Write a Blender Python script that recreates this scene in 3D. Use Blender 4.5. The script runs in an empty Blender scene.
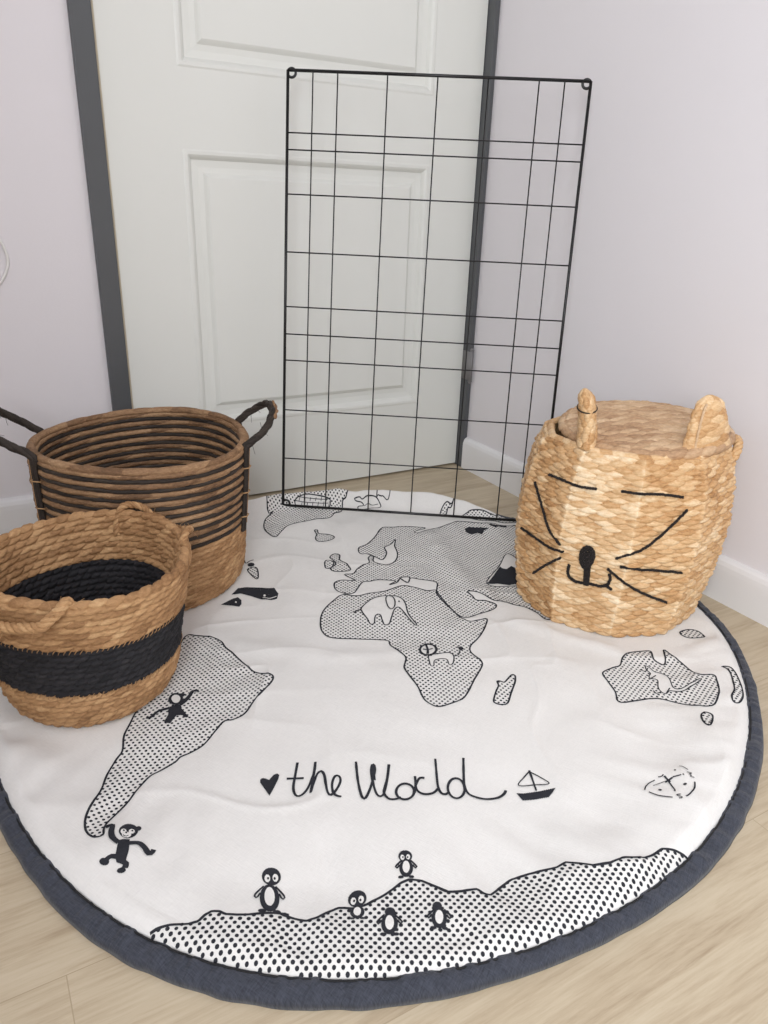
import bpy, math
import numpy as np
from mathutils import Vector, Matrix

CX,CY=-.7067,-.7354
def four(c,th):
    r=c[0]+0*th
    for k in range(1,(len(c)+1)//2):
        r=r+c[2*k-1]*np.cos(k*th)+c[2*k]*np.sin(k*th)
    return r
BANG=np.radians([-180,0,20,27,34.6,41,45,56,67,83,92,100,108,118,180])
BV=np.array([0,0,0,.002,.016,.028,.033,.032,.031,.031,.029,.020,.010,0,0])
BASKETS=[(-1.003,-.362,.185),(-1.165,-.678,.125),(-.21,-.812,.175)]
def hbase(x,y,cin):
    dx,dy=x-CX,y-CY;th=np.arctan2(dy,dx);rho=np.hypot(dx,dy)/four(cin,th)
    cut=np.clip(1-(np.clip(rho-.965,0,None)/.036)**2,0,1)
    hump=np.interp(th,BANG,BV)*np.exp(-(np.clip(.97-rho,0,None)/.036)**2)*cut
    puff=.007*np.exp(-(np.clip(.93-rho,0,None)/.06)**2)*cut
    m=1.0
    for bx,by,br in BASKETS:
        d=np.hypot(x-bx,y-by);m=m*np.clip((d-br)/.06,0,1)
    return .013+hump*np.clip(m*1.5,0,1)+puff*m-.003*(1-cut)
CO=[0.65552, 0.00173, -0.00342, 0.00245, 0.00358, 0.00895, -0.00403, -0.00247, -0.00555, 0.00216, 0.00106, -0.00061, -0.00457]
CI=[0.63053, 0.00211, -0.00694, 0.00284, 0.00314, 0.00856, -0.00487, -0.00148, -0.00559, 0.00114, -8e-05, -0.00011, -0.00339]
PRINT=[
('land',2.2,[-6981,-5993,-7219,-6100,-7596,-6409,-7811,-6769,-7902,-7065,-7826,-7275,-7436,-7498,-7127,-7652,-6960,-7778,-7004,-7924,-6994,-8242,-6995,-8439,-7170,-8669,-7215,-8892,-7250,-9228,-7328,-9526,-7298,-9704,-7217,-9798,-7013,-9817,-6783,-9803,-6584,-9680,-6316,-9467,-6118,-9324,-5937,-9165,-5922,-8978,-5908,-8787,-5800,-8637,-5527,-8493,-5235,-8274,-4982,-8018,-5152,-7980,-5316,-7961,-5390,-7816,-5343,-7358,-5266,-6834,-5231,-6638,-5389,-6597,-5540,-6397,-5710,-6222,-5893,-6224,-6184,-6261,-6499,-6195,-6742,-6162]),
('land',2.2,[-6882,-5466,-6957,-5577,-6997,-5703,-6983,-5852,-6888,-6004,-6750,-6037,-6621,-5922,-6385,-5709,-6227,-5749,-6051,-5759,-5809,-5915,-5775,-5984,-5966,-6061,-5774,-6044,-5613,-5897,-5603,-6037,-5573,-6142,-5403,-5922,-5602,-5877,-5566,-6130,-5402,-5974,-5270,-6105,-5036,-6370,-5180,-6612,-5297,-6805,-5347,-7293,-5329,-7786,-5013,-7784,-4620,-7751,-4484,-7635,-4586,-7457,-4736,-7341,-4723,-7192,-4708,-7005,-4561,-7166,-4434,-7506,-4295,-7575,-4174,-7787,-4026,-7961,-3958,-8225,-3939,-8538,-3368,-8388,-2175,-8082,-735,-7235,-621,-5159,-1717,-4922,-1985,-4737,-2319,-4406,-2703,-4135,-2973,-4029,-3470,-4098,-3877,-4131,-4104,-4147,-4107,-4022,-3779,-3977,-4015,-3739,-4258,-3599,-4380,-3549,-4645,-3449,-5082,-3860,-5421,-4110,-5649,-4166,-5759,-4338,-5773,-4495,-5657,-4551,-5580,-4857,-5498,-4970,-5269,-4737,-5178,-4471,-4941,-4339,-4707,-4158,-4910,-4463,-5055,-4840,-5264,-5115,-5538,-5211,-5695,-5064,-5725,-4945,-5626,-4782,-5634,-4671,-5752,-4774,-5845,-4991,-6023,-5059,-6206,-5141,-6384,-5291,-6560,-5245,-6494,-5506,-6482,-5587,-6630,-5492,-6744,-5437]),
('land',2.2,[-2619,-3973,-2482,-3854,-2342,-3857,-2143,-3987,-2009,-4213,-1853,-4247,-1184,-3730,-763,-3601,-456,-3624,-352,-3971,-1033,-4775,-1599,-4775]),
('land',2.2,[-3072,-3532,-2893,-3338,-2735,-3305,-2577,-3370,-1786,-2579,-2630,-3411,-2777,-3425,-2977,-3624]),
('land',2.2,[-6252,-108,-6022,-55,-5620,-30,-4957,-87,-4323,-242,-3672,-504,-3959,-708,-4760,-1811,-4955,-1931,-5094,-2158,-5301,-2197,-5504,-2343,-5846,-2404,-6117,-2434,-6649,-2503,-6941,-2736,-7154,-2911,-7224,-2663,-7177,-2254,-7038,-1928,-6888,-1799,-6708,-1664,-6832,-1596]),
('white',1.8,[-6111,-1595,-6038,-1548,-5916,-1534,-5726,-1560,-5458,-1677,-5274,-1803,-5281,-1898,-5406,-1968,-5840,-1813,-6099,-1687]),
('stroke',1.1,[-6096,-1585,-5337,-1879]),
('stroke',1.1,[-5983,-1543,-5302,-1805]),
('stroke',1.1,[-5964,-1560,-6009,-1614]),
('stroke',1.1,[-5940,-1648,-6000,-1736]),
('stroke',1.1,[-5831,-1594,-5879,-1653]),
('stroke',1.1,[-5810,-1688,-5871,-1776]),
('stroke',1.1,[-5700,-1633,-5746,-1688]),
('stroke',1.1,[-5680,-1728,-5741,-1816]),
('stroke',1.1,[-5569,-1673,-5615,-1728]),
('stroke',1.1,[-5549,-1768,-5613,-1862]),
('stroke',1.1,[-5437,-1713,-5487,-1774]),
('stroke',1.1,[-5417,-1809,-5485,-1908]),
('stroke',1.1,[-5308,-1759,-5355,-1814]),
('stroke',1.1,[-5288,-1855,-5359,-1960]),
('white',1.8,[-4653,-1985,-4526,-2008,-4481,-2083,-4354,-2105,-4184,-2208,-4138,-2334,-4180,-2496,-4403,-2415,-4667,-2285,-4635,-2171,-4509,-2215,-4525,-2117,-4626,-2042]),
('stroke',1.3,[-4505,-2240,-4399,-2249,-4336,-2341,-4192,-2384]),
('white',1.8,[-4109,-2169,-3416,-1154,-3174,-1265,-3839,-2347,-4010,-2301,-4105,-2215]),
('land',2.2,[-6190,-2933,-6109,-2921,-6160,-3107,-5987,-3249,-5928,-3458,-6056,-3551,-6248,-3542,-6355,-3456,-6319,-3272,-6223,-3137]),
('land',2.2,[-6478,-4372,-6318,-4234,-6228,-4342,-6347,-4583,-6317,-4804,-6352,-5110,-6516,-5110,-6699,-5021,-6703,-4880,-6528,-4764,-6485,-4579]),
('land',2.2,[-6697,-4580,-6575,-4535,-6525,-4663,-6658,-4842,-6791,-4838]),
('white',2.0,[-6908,-6635,-6786,-6531,-6550,-6411,-6342,-6411,-6198,-6467,-6073,-6557,-6034,-6699,-6073,-6882,-6167,-7098,-6217,-7265,-6245,-7561,-6285,-7572,-6272,-7301,-6245,-7027,-6268,-6918,-6393,-6987,-6547,-7165,-6682,-7314,-6767,-7290,-6730,-7136,-6688,-7000,-6727,-6950,-6807,-7005,-6913,-7169,-6990,-7161,-6963,-6990,-6949,-6776]),
('stroke',1.8,[-6290,-6505,-6226,-6467,-6165,-6532,-6198,-6686,-6306,-6866,-6410,-6927,-6421,-6810,-6350,-6612,-6290,-6505]),
('fill',0,[-6127,-6755,-6141,-6772,-6155,-6775,-6161,-6762,-6154,-6742,-6139,-6725,-6125,-6722,-6120,-6735]),
('stroke',2.5,[-6927,-6671,-7014,-6680,-7101,-6720]),
('white',1.6,[-6616,-8566,-6458,-8588,-6274,-8652,-6254,-8776,-6376,-8939,-6460,-8952,-6414,-8808,-6490,-8742,-6615,-8735,-6706,-8855,-6752,-8832,-6684,-8673]),
('white',3.2,[-6391,-8448,-6440,-8504,-6500,-8541,-6562,-8555,-6618,-8542,-6658,-8507,-6677,-8452,-6672,-8387,-6643,-8321,-6595,-8264,-6534,-8225,-6470,-8211,-6413,-8222,-6372,-8259,-6354,-8316,-6360,-8382]),
('fill',0,[-6362,-8462,-6386,-8482,-6410,-8478,-6415,-8453,-6398,-8426,-6371,-8418,-6355,-8434]),
('fill',0,[-6451,-8548,-6475,-8567,-6499,-8563,-6504,-8539,-6487,-8512,-6460,-8504,-6444,-8519]),
('fill',0,[-6555,-8575,-6578,-8594,-6602,-8590,-6607,-8566,-6590,-8539,-6564,-8531,-6548,-8547]),
('fill',0,[-6635,-8535,-6658,-8554,-6682,-8550,-6687,-8526,-6671,-8499,-6644,-8491,-6628,-8507]),
('fill',0,[-6662,-8442,-6685,-8461,-6709,-8457,-6714,-8433,-6698,-8406,-6671,-8398,-6655,-8413]),
('fill',0,[-6625,-8331,-6649,-8351,-6672,-8347,-6678,-8322,-6661,-8295,-6634,-8286,-6618,-8302]),
('fill',0,[-6536,-8243,-6561,-8263,-6585,-8259,-6590,-8234,-6573,-8206,-6546,-8197,-6530,-8213]),
('fill',0,[-6430,-8213,-6455,-8234,-6479,-8230,-6484,-8204,-6467,-8177,-6440,-8167,-6423,-8184]),
('fill',0,[-6348,-8254,-6373,-8275,-6397,-8271,-6402,-8245,-6384,-8218,-6357,-8209,-6341,-8225]),
('fill',0,[-6322,-8350,-6347,-8370,-6371,-8366,-6376,-8341,-6358,-8314,-6331,-8305,-6315,-8321]),
('stroke',3,[-6460,-8223,-6525,-8381,-6609,-8513]),
('stroke',2.5,[-6590,-8336,-6522,-8394,-6434,-8402]),
('stroke',1.8,[-6269,-8797,-6169,-8790,-6060,-8684]),
('fill',0,[-5965,-8649,-6002,-8681,-6038,-8683,-6054,-8655,-6039,-8612,-6002,-8581,-5965,-8578,-5950,-8607]),
('stroke',2,[-6039,-8565,-5965,-8690]),
('land',2.2,[-6019,-9678,-5962,-9707,-5927,-9750,-5787,-9682,-5683,-9639,-5653,-9681,-5757,-9811,-5999,-10015,-6210,-10196,-6318,-10188,-6387,-10106,-6367,-10045,-6203,-9887,-6070,-9780]),
('white',1.8,[-4130,-6877,-3345,-6280,-2824,-5888,-2848,-6363,-2920,-6936,-3083,-7435,-3604,-7199]),
('fill',0,[-4130,-6877,-3366,-6322,-3374,-6420,-3327,-6494,-3143,-6429,-3126,-6540,-3130,-6690,-2931,-6629,-2920,-6936,-3083,-7435,-3604,-7199,-3586,-7114,-3728,-7101,-3904,-6941]),
('fill',0,[-2950,-4407,-2804,-4362,-2518,-4522,-2438,-4687,-2579,-4684,-2736,-4820,-2767,-4707,-2968,-4711,-3020,-4587]),
('fill',0,[-2312,-4475,-2190,-4623,-1953,-4733,-2040,-4847,-2182,-4691,-2275,-4738,-2329,-4616]),
('fill',0,[-1846,-4822,-1697,-4911,-1626,-5029,-1731,-5158,-1828,-4985]),
('fill',0,[-8899,-5018,-8703,-4833,-8551,-4859,-8287,-5024,-8084,-5206,-8086,-5416,-8178,-5578,-8282,-5572,-8446,-5446,-8579,-5233,-8724,-5046]),
('wfill',0,[-8322,-5359,-8339,-5383,-8360,-5386,-8371,-5367,-8367,-5336,-8350,-5312,-8330,-5309,-8318,-5328]),
('wstroke',1.6,[-8402,-5400,-8308,-5502,-8157,-5497]),
('fill',0,[-9197,-5300,-8926,-5176,-8817,-5162,-8796,-5297,-8846,-5440,-8917,-5525,-9013,-5434]),
('wfill',0,[-8898,-5336,-8910,-5354,-8925,-5356,-8935,-5342,-8933,-5319,-8921,-5301,-8905,-5299,-8896,-5314]),
('land',2.2,[-8267,-4156,-8075,-4157,-8175,-4549,-8254,-4612]),
('stroke',2,[-8174,-3667,-8203,-3880,-8100,-3834,-8014,-3835]),
('fill',0,[-8062,-4029,-8103,-4076,-8159,-4076,-8199,-4030,-8198,-3963,-8158,-3916,-8101,-3916,-8061,-3963]),
('land',2.2,[-9965,-6191,-9735,-6351,-9603,-6550,-9593,-6774,-9528,-7071,-9429,-7555,-9330,-7722,-9184,-7873,-9228,-8012,-9427,-8187,-9674,-8371,-9902,-8592,-10093,-8656,-10226,-8628,-10411,-8768,-10628,-8960,-10828,-9038,-10986,-9062,-11067,-9124,-11297,-9208,-11428,-9239,-11575,-9356,-11776,-9563,-11980,-9738,-12089,-9844,-12146,-9968,-12172,-10082,-12266,-10054,-12331,-9914,-12319,-9724,-12234,-9518,-12060,-9242,-11930,-8946,-11762,-8696,-11656,-8575,-11576,-8287,-11441,-8049,-11301,-7811,-10945,-7372,-10466,-6651,-10121,-6159]),
('fill',0,[-11784,-10147,-11791,-10179,-11805,-10207,-11825,-10231,-11849,-10246,-11875,-10255,-11903,-10254,-11930,-10247,-11954,-10231,-11973,-10206,-11987,-10178,-11995,-10146,-11996,-10112,-11989,-10080,-11976,-10049,-11957,-10027,-11932,-10009,-11906,-10001,-11877,-10000,-11850,-10009,-11826,-10028,-11805,-10051,-11791,-10081,-11784,-10115]),
('fill',0,[-11743,-10143,-11752,-10159,-11766,-10169,-11782,-10166,-11796,-10156,-11805,-10136,-11804,-10113,-11796,-10097,-11782,-10087,-11766,-10090,-11751,-10100,-11743,-10120]),
('wfill',0,[-11911,-10137,-11920,-10159,-11936,-10172,-11954,-10172,-11969,-10160,-11978,-10137,-11977,-10110,-11968,-10088,-11953,-10075,-11935,-10075,-11919,-10087,-11911,-10110]),
('wfill',0,[-11824,-10163,-11832,-10181,-11847,-10191,-11865,-10190,-11880,-10176,-11890,-10157,-11890,-10136,-11882,-10118,-11867,-10108,-11849,-10109,-11833,-10123,-11824,-10142]),
('wfill',0,[-11875,-10207,-11883,-10224,-11901,-10237,-11922,-10238,-11944,-10229,-11962,-10213,-11973,-10190,-11973,-10166,-11964,-10147,-11947,-10136,-11926,-10135,-11904,-10144,-11885,-10161,-11875,-10183]),
('pupil',0,[-11928,-10115,-11934,-10126,-11944,-10124,-11950,-10113,-11948,-10100,-11938,-10094,-11930,-10101]),
('pupil',0,[-11838,-10154,-11845,-10162,-11854,-10160,-11861,-10151,-11858,-10137,-11849,-10133,-11840,-10138]),
('pupil',0,[-11910,-10160,-11917,-10171,-11926,-10169,-11932,-10160,-11930,-10145,-11920,-10139,-11912,-10147]),
('stroke',0.9,[-11960,-10180,-11941,-10213,-11905,-10205]),
('fill',0,[-12024,-10251,-11965,-10248,-11906,-10280,-11948,-10443,-12014,-10587,-12063,-10602,-12109,-10558,-12107,-10477,-12054,-10330]),
('stroke',5,[-12118,-9939,-12043,-9950,-12074,-10066,-12081,-10181,-12032,-10293]),
('stroke',4.6,[-11925,-10339,-11831,-10382,-11785,-10477,-11759,-10594,-11722,-10594,-11693,-10560]),
('stroke',4.5,[-12091,-10490,-12149,-10455,-12203,-10478]),
('fill',0,[-12180,-10516,-12189,-10534,-12206,-10544,-12227,-10543,-12249,-10531,-12267,-10512,-12278,-10488,-12279,-10465,-12270,-10446,-12254,-10436,-12232,-10437,-12210,-10449,-12192,-10469,-12182,-10493]),
('stroke',5,[-12045,-10582,-12018,-10626,-12042,-10674]),
('fill',0,[-12036,-10695,-12041,-10710,-12055,-10719,-12074,-10722,-12094,-10717,-12113,-10706,-12125,-10690,-12129,-10674,-12123,-10659,-12110,-10649,-12091,-10647,-12070,-10651,-12052,-10663,-12040,-10678]),
('wfill',0,[-10630,-7838,-10648,-7879,-10677,-7911,-10710,-7923,-10743,-7916,-10771,-7891,-10791,-7853,-10799,-7807,-10793,-7759,-10776,-7717,-10748,-7688,-10714,-7672,-10680,-7679,-10651,-7704,-10632,-7743,-10624,-7790]),
('stroke',3.6,[-10630,-7838,-10647,-7879,-10672,-7913,-10701,-7930,-10731,-7931,-10759,-7917,-10781,-7889,-10795,-7850,-10800,-7805,-10793,-7759,-10777,-7718,-10753,-7686,-10723,-7665,-10692,-7663,-10664,-7678,-10641,-7707,-10627,-7746,-10623,-7792,-10630,-7838]),
('fill',0,[-10777,-7682,-10699,-7658,-10596,-7695,-10543,-7737,-10589,-7787,-10657,-7743,-10698,-7778,-10714,-7718,-10783,-7735]),
('fill',0,[-10821,-7944,-10749,-7938,-10676,-7961,-10696,-8063,-10650,-8292,-10694,-8283,-10735,-8208,-10809,-8197,-10894,-8287,-10936,-8331,-11013,-8279,-10963,-8199,-10905,-8121,-10887,-8021]),
('stroke',4.2,[-11210,-8032,-11156,-8060,-11029,-7975,-10937,-7973,-10830,-7981]),
('stroke',4.6,[-10690,-7982,-10564,-7872,-10472,-7773,-10422,-7710,-10339,-7736]),
('ant',2.4,[-12006,-11559,-11907,-11569,-11762,-11601,-11605,-11669,-11502,-11696,-11423,-11655,-11340,-11642,-11274,-11685,-11229,-11758,-11134,-11816,-11014,-11869,-10910,-11902,-10764,-11950,-10663,-11995,-10611,-12043,-10693,-11990,-10599,-12096,-10493,-12209,-10381,-12231,-10110,-12184,-10053,-12215,-9950,-12299,-9812,-12319,-9655,-12307,-9351,-12248,-9239,-12260,-9128,-12339,-8939,-12603,-9005,-12529,-8958,-12594,-8821,-12661,-8636,-12726,-8607,-12813,-8551,-12862,-8398,-12819,-8207,-12792,-7994,-12833,-7775,-12930,-7678,-12964,-7536,-12951,-7426,-13056,-7326,-13170,-7140,-13252,-6938,-13267,-6725,-13379,-6586,-13381,-6391,-13361,-6258,-13426,-6156,-13501,-6121,-13540,-6460,-13988,-7988,-13984,-9158,-13827,-10946,-13085,-12113,-12134,-12283,-11572]),
('fill',0,[-10629,-11786,-10653,-11836,-10683,-11877,-10717,-11908,-10750,-11924,-10781,-11925,-10808,-11911,-10828,-11885,-10841,-11847,-10844,-11799,-10837,-11745,-10822,-11691,-10799,-11640,-10769,-11597,-10736,-11566,-10702,-11550,-10670,-11550,-10641,-11563,-10620,-11593,-10607,-11631,-10605,-11679,-10612,-11732]),
('fill',0,[-10504,-11519,-10521,-11549,-10547,-11572,-10578,-11585,-10610,-11586,-10642,-11577,-10669,-11557,-10689,-11526,-10702,-11493,-10704,-11455,-10696,-11420,-10679,-11389,-10654,-11366,-10623,-11352,-10590,-11351,-10558,-11362,-10530,-11383,-10509,-11412,-10497,-11447,-10496,-11485]),
('wfill',0,[-10621,-11489,-10637,-11513,-10659,-11524,-10676,-11515,-10684,-11491,-10679,-11459,-10663,-11435,-10641,-11423,-10624,-11433,-10616,-11457]),
('wfill',0,[-10536,-11520,-10553,-11546,-10574,-11555,-10592,-11546,-10600,-11521,-10594,-11489,-10578,-11465,-10557,-11456,-10539,-11465,-10531,-11490]),
('pupil',0,[-10632,-11487,-10641,-11497,-10652,-11496,-10657,-11482,-10651,-11468,-10640,-11463,-10631,-11471]),
('pupil',0,[-10567,-11521,-10576,-11532,-10587,-11530,-10592,-11517,-10585,-11500,-10574,-11495,-10565,-11503]),
('wfill',0,[-10666,-11740,-10686,-11783,-10710,-11815,-10734,-11837,-10755,-11843,-10772,-11834,-10783,-11813,-10786,-11777,-10780,-11735,-10767,-11692,-10747,-11648,-10725,-11617,-10700,-11594,-10678,-11589,-10660,-11596,-10650,-11621,-10647,-11655,-10653,-11696]),
('stroke',1.6,[-10724,-11553,-10856,-11629,-10852,-11679,-10793,-11627]),
('stroke',1.6,[-10606,-11612,-10566,-11775,-10601,-11805,-10608,-11720]),
('fill',0,[-10825,-11900,-10838,-11913,-10862,-11914,-10886,-11901,-10902,-11882,-10904,-11861,-10890,-11848,-10867,-11849,-10842,-11860,-10826,-11882]),
('fill',0,[-10684,-11973,-10698,-11985,-10721,-11984,-10746,-11973,-10761,-11952,-10763,-11933,-10748,-11918,-10725,-11920,-10700,-11931,-10685,-11952]),
('fill',0,[-9123,-12142,-9144,-12171,-9169,-12194,-9197,-12211,-9224,-12219,-9248,-12217,-9268,-12207,-9282,-12188,-9288,-12161,-9287,-12132,-9279,-12100,-9264,-12068,-9243,-12039,-9218,-12015,-9191,-11999,-9164,-11991,-9139,-11992,-9119,-12003,-9104,-12022,-9098,-12048,-9099,-12078,-9107,-12111]),
('fill',0,[-9043,-11992,-9061,-12013,-9083,-12027,-9108,-12035,-9134,-12034,-9158,-12026,-9178,-12011,-9192,-11991,-9199,-11966,-9197,-11941,-9187,-11917,-9171,-11896,-9148,-11881,-9123,-11873,-9096,-11873,-9072,-11881,-9051,-11896,-9037,-11918,-9031,-11942,-9033,-11968]),
('wfill',0,[-9134,-11967,-9150,-11984,-9167,-11990,-9181,-11983,-9184,-11965,-9177,-11944,-9162,-11927,-9144,-11921,-9131,-11928,-9127,-11946]),
('wfill',0,[-9070,-11992,-9085,-12009,-9103,-12015,-9116,-12008,-9120,-11990,-9113,-11969,-9097,-11952,-9079,-11946,-9066,-11953,-9062,-11971]),
('pupil',0,[-9142,-11965,-9151,-11972,-9160,-11971,-9162,-11961,-9156,-11951,-9146,-11948,-9140,-11954]),
('pupil',0,[-9094,-11990,-9102,-11998,-9111,-11996,-9113,-11987,-9107,-11977,-9097,-11973,-9091,-11979]),
('wfill',0,[-9149,-12112,-9166,-12135,-9186,-12154,-9205,-12165,-9222,-12167,-9235,-12160,-9242,-12145,-9242,-12124,-9235,-12099,-9223,-12073,-9205,-12049,-9186,-12030,-9166,-12018,-9149,-12016,-9136,-12023,-9129,-12038,-9129,-12060,-9136,-12085]),
('stroke',1.6,[-9181,-11990,-9287,-12028,-9287,-12059,-9238,-12032]),
('stroke',1.6,[-9095,-12035,-9074,-12140,-9103,-12156,-9103,-12103]),
('fill',0,[-9280,-12199,-9292,-12206,-9310,-12204,-9328,-12194,-9339,-12181,-9339,-12168,-9327,-12161,-9309,-12162,-9291,-12172,-9280,-12186]),
('fill',0,[-9176,-12254,-9187,-12261,-9205,-12259,-9223,-12249,-9234,-12236,-9234,-12223,-9223,-12216,-9204,-12218,-9186,-12227,-9175,-12241]),
('fill',0,[-9890,-12388,-9903,-12406,-9922,-12422,-9943,-12431,-9965,-12432,-9987,-12429,-10006,-12419,-10021,-12402,-10031,-12382,-10036,-12360,-10035,-12337,-10027,-12315,-10013,-12295,-9995,-12280,-9974,-12271,-9951,-12268,-9930,-12272,-9910,-12283,-9894,-12298,-9884,-12319,-9879,-12342,-9881,-12365]),
('fill',0,[-9786,-12242,-9807,-12271,-9834,-12290,-9866,-12303,-9897,-12302,-9928,-12293,-9952,-12272,-9970,-12245,-9979,-12213,-9977,-12178,-9967,-12146,-9946,-12117,-9920,-12097,-9889,-12088,-9856,-12086,-9825,-12097,-9799,-12116,-9782,-12144,-9772,-12175,-9775,-12211]),
('wfill',0,[-9899,-12211,-9918,-12235,-9939,-12243,-9956,-12234,-9962,-12212,-9953,-12183,-9935,-12160,-9913,-12151,-9896,-12160,-9891,-12183]),
('wfill',0,[-9819,-12243,-9837,-12265,-9859,-12274,-9876,-12265,-9881,-12242,-9873,-12214,-9854,-12190,-9832,-12183,-9816,-12192,-9810,-12213]),
('pupil',0,[-9909,-12209,-9920,-12220,-9931,-12218,-9934,-12206,-9926,-12191,-9914,-12186,-9907,-12195]),
('pupil',0,[-9848,-12241,-9859,-12252,-9869,-12250,-9873,-12238,-9865,-12224,-9853,-12218,-9846,-12228]),
('wfill',0,[-9918,-12361,-9929,-12377,-9943,-12388,-9959,-12395,-9973,-12394,-9985,-12387,-9994,-12376,-9997,-12359,-9996,-12341,-9989,-12323,-9978,-12307,-9964,-12295,-9948,-12289,-9934,-12289,-9922,-12296,-9913,-12308,-9909,-12324,-9911,-12343]),
('fill',0,[-10018,-12410,-10027,-12415,-10043,-12411,-10061,-12402,-10073,-12390,-10075,-12380,-10066,-12376,-10050,-12380,-10032,-12390,-10020,-12401]),
('fill',0,[-9917,-12466,-9925,-12469,-9942,-12465,-9959,-12455,-9972,-12444,-9974,-12435,-9964,-12430,-9948,-12434,-9930,-12444,-9918,-12455]),
('fill',0,[-9652,-12697,-9674,-12726,-9698,-12748,-9726,-12762,-9753,-12768,-9779,-12765,-9801,-12753,-9818,-12734,-9828,-12708,-9830,-12678,-9824,-12647,-9809,-12614,-9788,-12582,-9762,-12558,-9732,-12540,-9703,-12532,-9676,-12534,-9653,-12547,-9637,-12568,-9629,-12597,-9628,-12629,-9637,-12665]),
('fill',0,[-9598,-12555,-9611,-12571,-9627,-12582,-9645,-12588,-9664,-12587,-9681,-12581,-9695,-12571,-9704,-12555,-9710,-12538,-9707,-12517,-9700,-12499,-9688,-12484,-9672,-12472,-9653,-12465,-9635,-12466,-9617,-12472,-9603,-12483,-9593,-12499,-9589,-12518,-9591,-12537]),
('wfill',0,[-9683,-12665,-9700,-12689,-9720,-12707,-9740,-12717,-9758,-12718,-9772,-12710,-9780,-12695,-9782,-12674,-9776,-12647,-9764,-12620,-9746,-12595,-9726,-12575,-9705,-12563,-9685,-12560,-9671,-12567,-9663,-12585,-9663,-12609,-9669,-12636]),
('stroke',1.6,[-9721,-12530,-9836,-12570,-9834,-12603,-9783,-12576]),
('stroke',1.6,[-9626,-12583,-9601,-12697,-9630,-12712,-9634,-12657]),
('fill',0,[-9815,-12744,-9827,-12751,-9846,-12748,-9867,-12737,-9879,-12723,-9880,-12710,-9869,-12704,-9849,-12706,-9829,-12717,-9816,-12732]),
('fill',0,[-9699,-12806,-9711,-12812,-9731,-12810,-9751,-12799,-9763,-12784,-9764,-12772,-9752,-12765,-9733,-12768,-9713,-12779,-9700,-12793]),
('fill',0,[-9156,-12890,-9177,-12916,-9202,-12936,-9229,-12949,-9256,-12954,-9281,-12951,-9302,-12940,-9317,-12922,-9325,-12898,-9325,-12870,-9318,-12841,-9302,-12810,-9280,-12783,-9253,-12759,-9224,-12743,-9195,-12736,-9169,-12739,-9148,-12750,-9134,-12770,-9127,-12797,-9130,-12828,-9139,-12860]),
('fill',0,[-9118,-12737,-9130,-12750,-9146,-12760,-9162,-12764,-9179,-12763,-9195,-12758,-9207,-12748,-9215,-12734,-9218,-12717,-9216,-12700,-9208,-12684,-9196,-12671,-9180,-12661,-9164,-12657,-9147,-12657,-9131,-12663,-9118,-12673,-9110,-12687,-9108,-12704,-9110,-12721]),
('wfill',0,[-9182,-12858,-9201,-12881,-9220,-12897,-9240,-12906,-9258,-12907,-9271,-12900,-9278,-12886,-9279,-12866,-9273,-12843,-9259,-12817,-9241,-12794,-9219,-12775,-9199,-12765,-9179,-12762,-9166,-12769,-9160,-12786,-9161,-12808,-9168,-12833]),
('stroke',1.6,[-9212,-12734,-9326,-12770,-9326,-12800,-9274,-12775]),
('stroke',1.6,[-9125,-12785,-9104,-12889,-9135,-12904,-9135,-12853]),
('fill',0,[-9315,-12932,-9327,-12937,-9346,-12935,-9364,-12925,-9376,-12911,-9376,-12899,-9365,-12893,-9346,-12896,-9327,-12906,-9315,-12920]),
('fill',0,[-9206,-12990,-9218,-12995,-9237,-12993,-9255,-12983,-9267,-12969,-9267,-12957,-9255,-12951,-9236,-12954,-9217,-12964,-9206,-12978]),
('fill',0,[-10171,-10309,-10183,-10167,-10195,-10034,-10175,-9980,-10134,-9973,-10101,-10002,-10074,-10045,-9990,-9986,-9933,-9982,-9921,-10022,-9959,-10083,-10058,-10193]),
('stroke',2.7,[-9613,-9917,-9731,-10120,-9839,-10307,-9873,-10426,-9855,-10493,-9786,-10491,-9688,-10425,-9562,-10289,-9473,-10167,-9396,-10029]),
('stroke',2.7,[-9396,-10029,-9473,-10167,-9587,-10357,-9689,-10521,-9583,-10379,-9469,-10253,-9404,-10237,-9403,-10328,-9455,-10486,-9492,-10612,-9480,-10681,-9382,-10642,-9271,-10542,-9235,-10459,-9258,-10416,-9313,-10439,-9390,-10540,-9429,-10657,-9410,-10728,-9365,-10767]),
('stroke',2.7,[-9861,-10135,-9658,-10231]),
('stroke',2.7,[-8904,-10283,-8968,-10429,-9040,-10601,-9099,-10770,-9130,-10901,-9103,-10930,-9011,-10854,-8912,-10748,-8792,-10603,-8729,-10510,-8712,-10434,-8750,-10449,-8825,-10586,-8902,-10793,-8933,-10934,-8909,-10985,-8845,-10960,-8694,-10781,-8525,-10539]),
('stroke',5,[-8716,-10441,-8793,-10561,-8855,-10697]),
('stroke',2.7,[-8528,-10534,-8666,-10739,-8786,-10877,-8841,-10959,-8834,-11070,-8761,-11119,-8681,-11123]),
('stroke',2.7,[-8479,-11119,-8504,-11151,-8535,-11175,-8570,-11191,-8606,-11196,-8640,-11191,-8670,-11175,-8692,-11151,-8706,-11120,-8711,-11084,-8705,-11047,-8689,-11010,-8665,-10978,-8633,-10953,-8598,-10936,-8561,-10930,-8526,-10935,-8496,-10951,-8473,-10976,-8459,-11008,-8456,-11045,-8462,-11083,-8479,-11119]),
('stroke',2.7,[-8320,-10881,-8398,-11023,-8489,-11142]),
('stroke',2.7,[-8411,-11044,-8321,-10961,-8265,-10938,-8222,-10966]),
('stroke',2.7,[-8398,-11023,-8434,-11115,-8414,-11197,-8349,-11247,-8263,-11259,-8175,-11222]),
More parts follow.
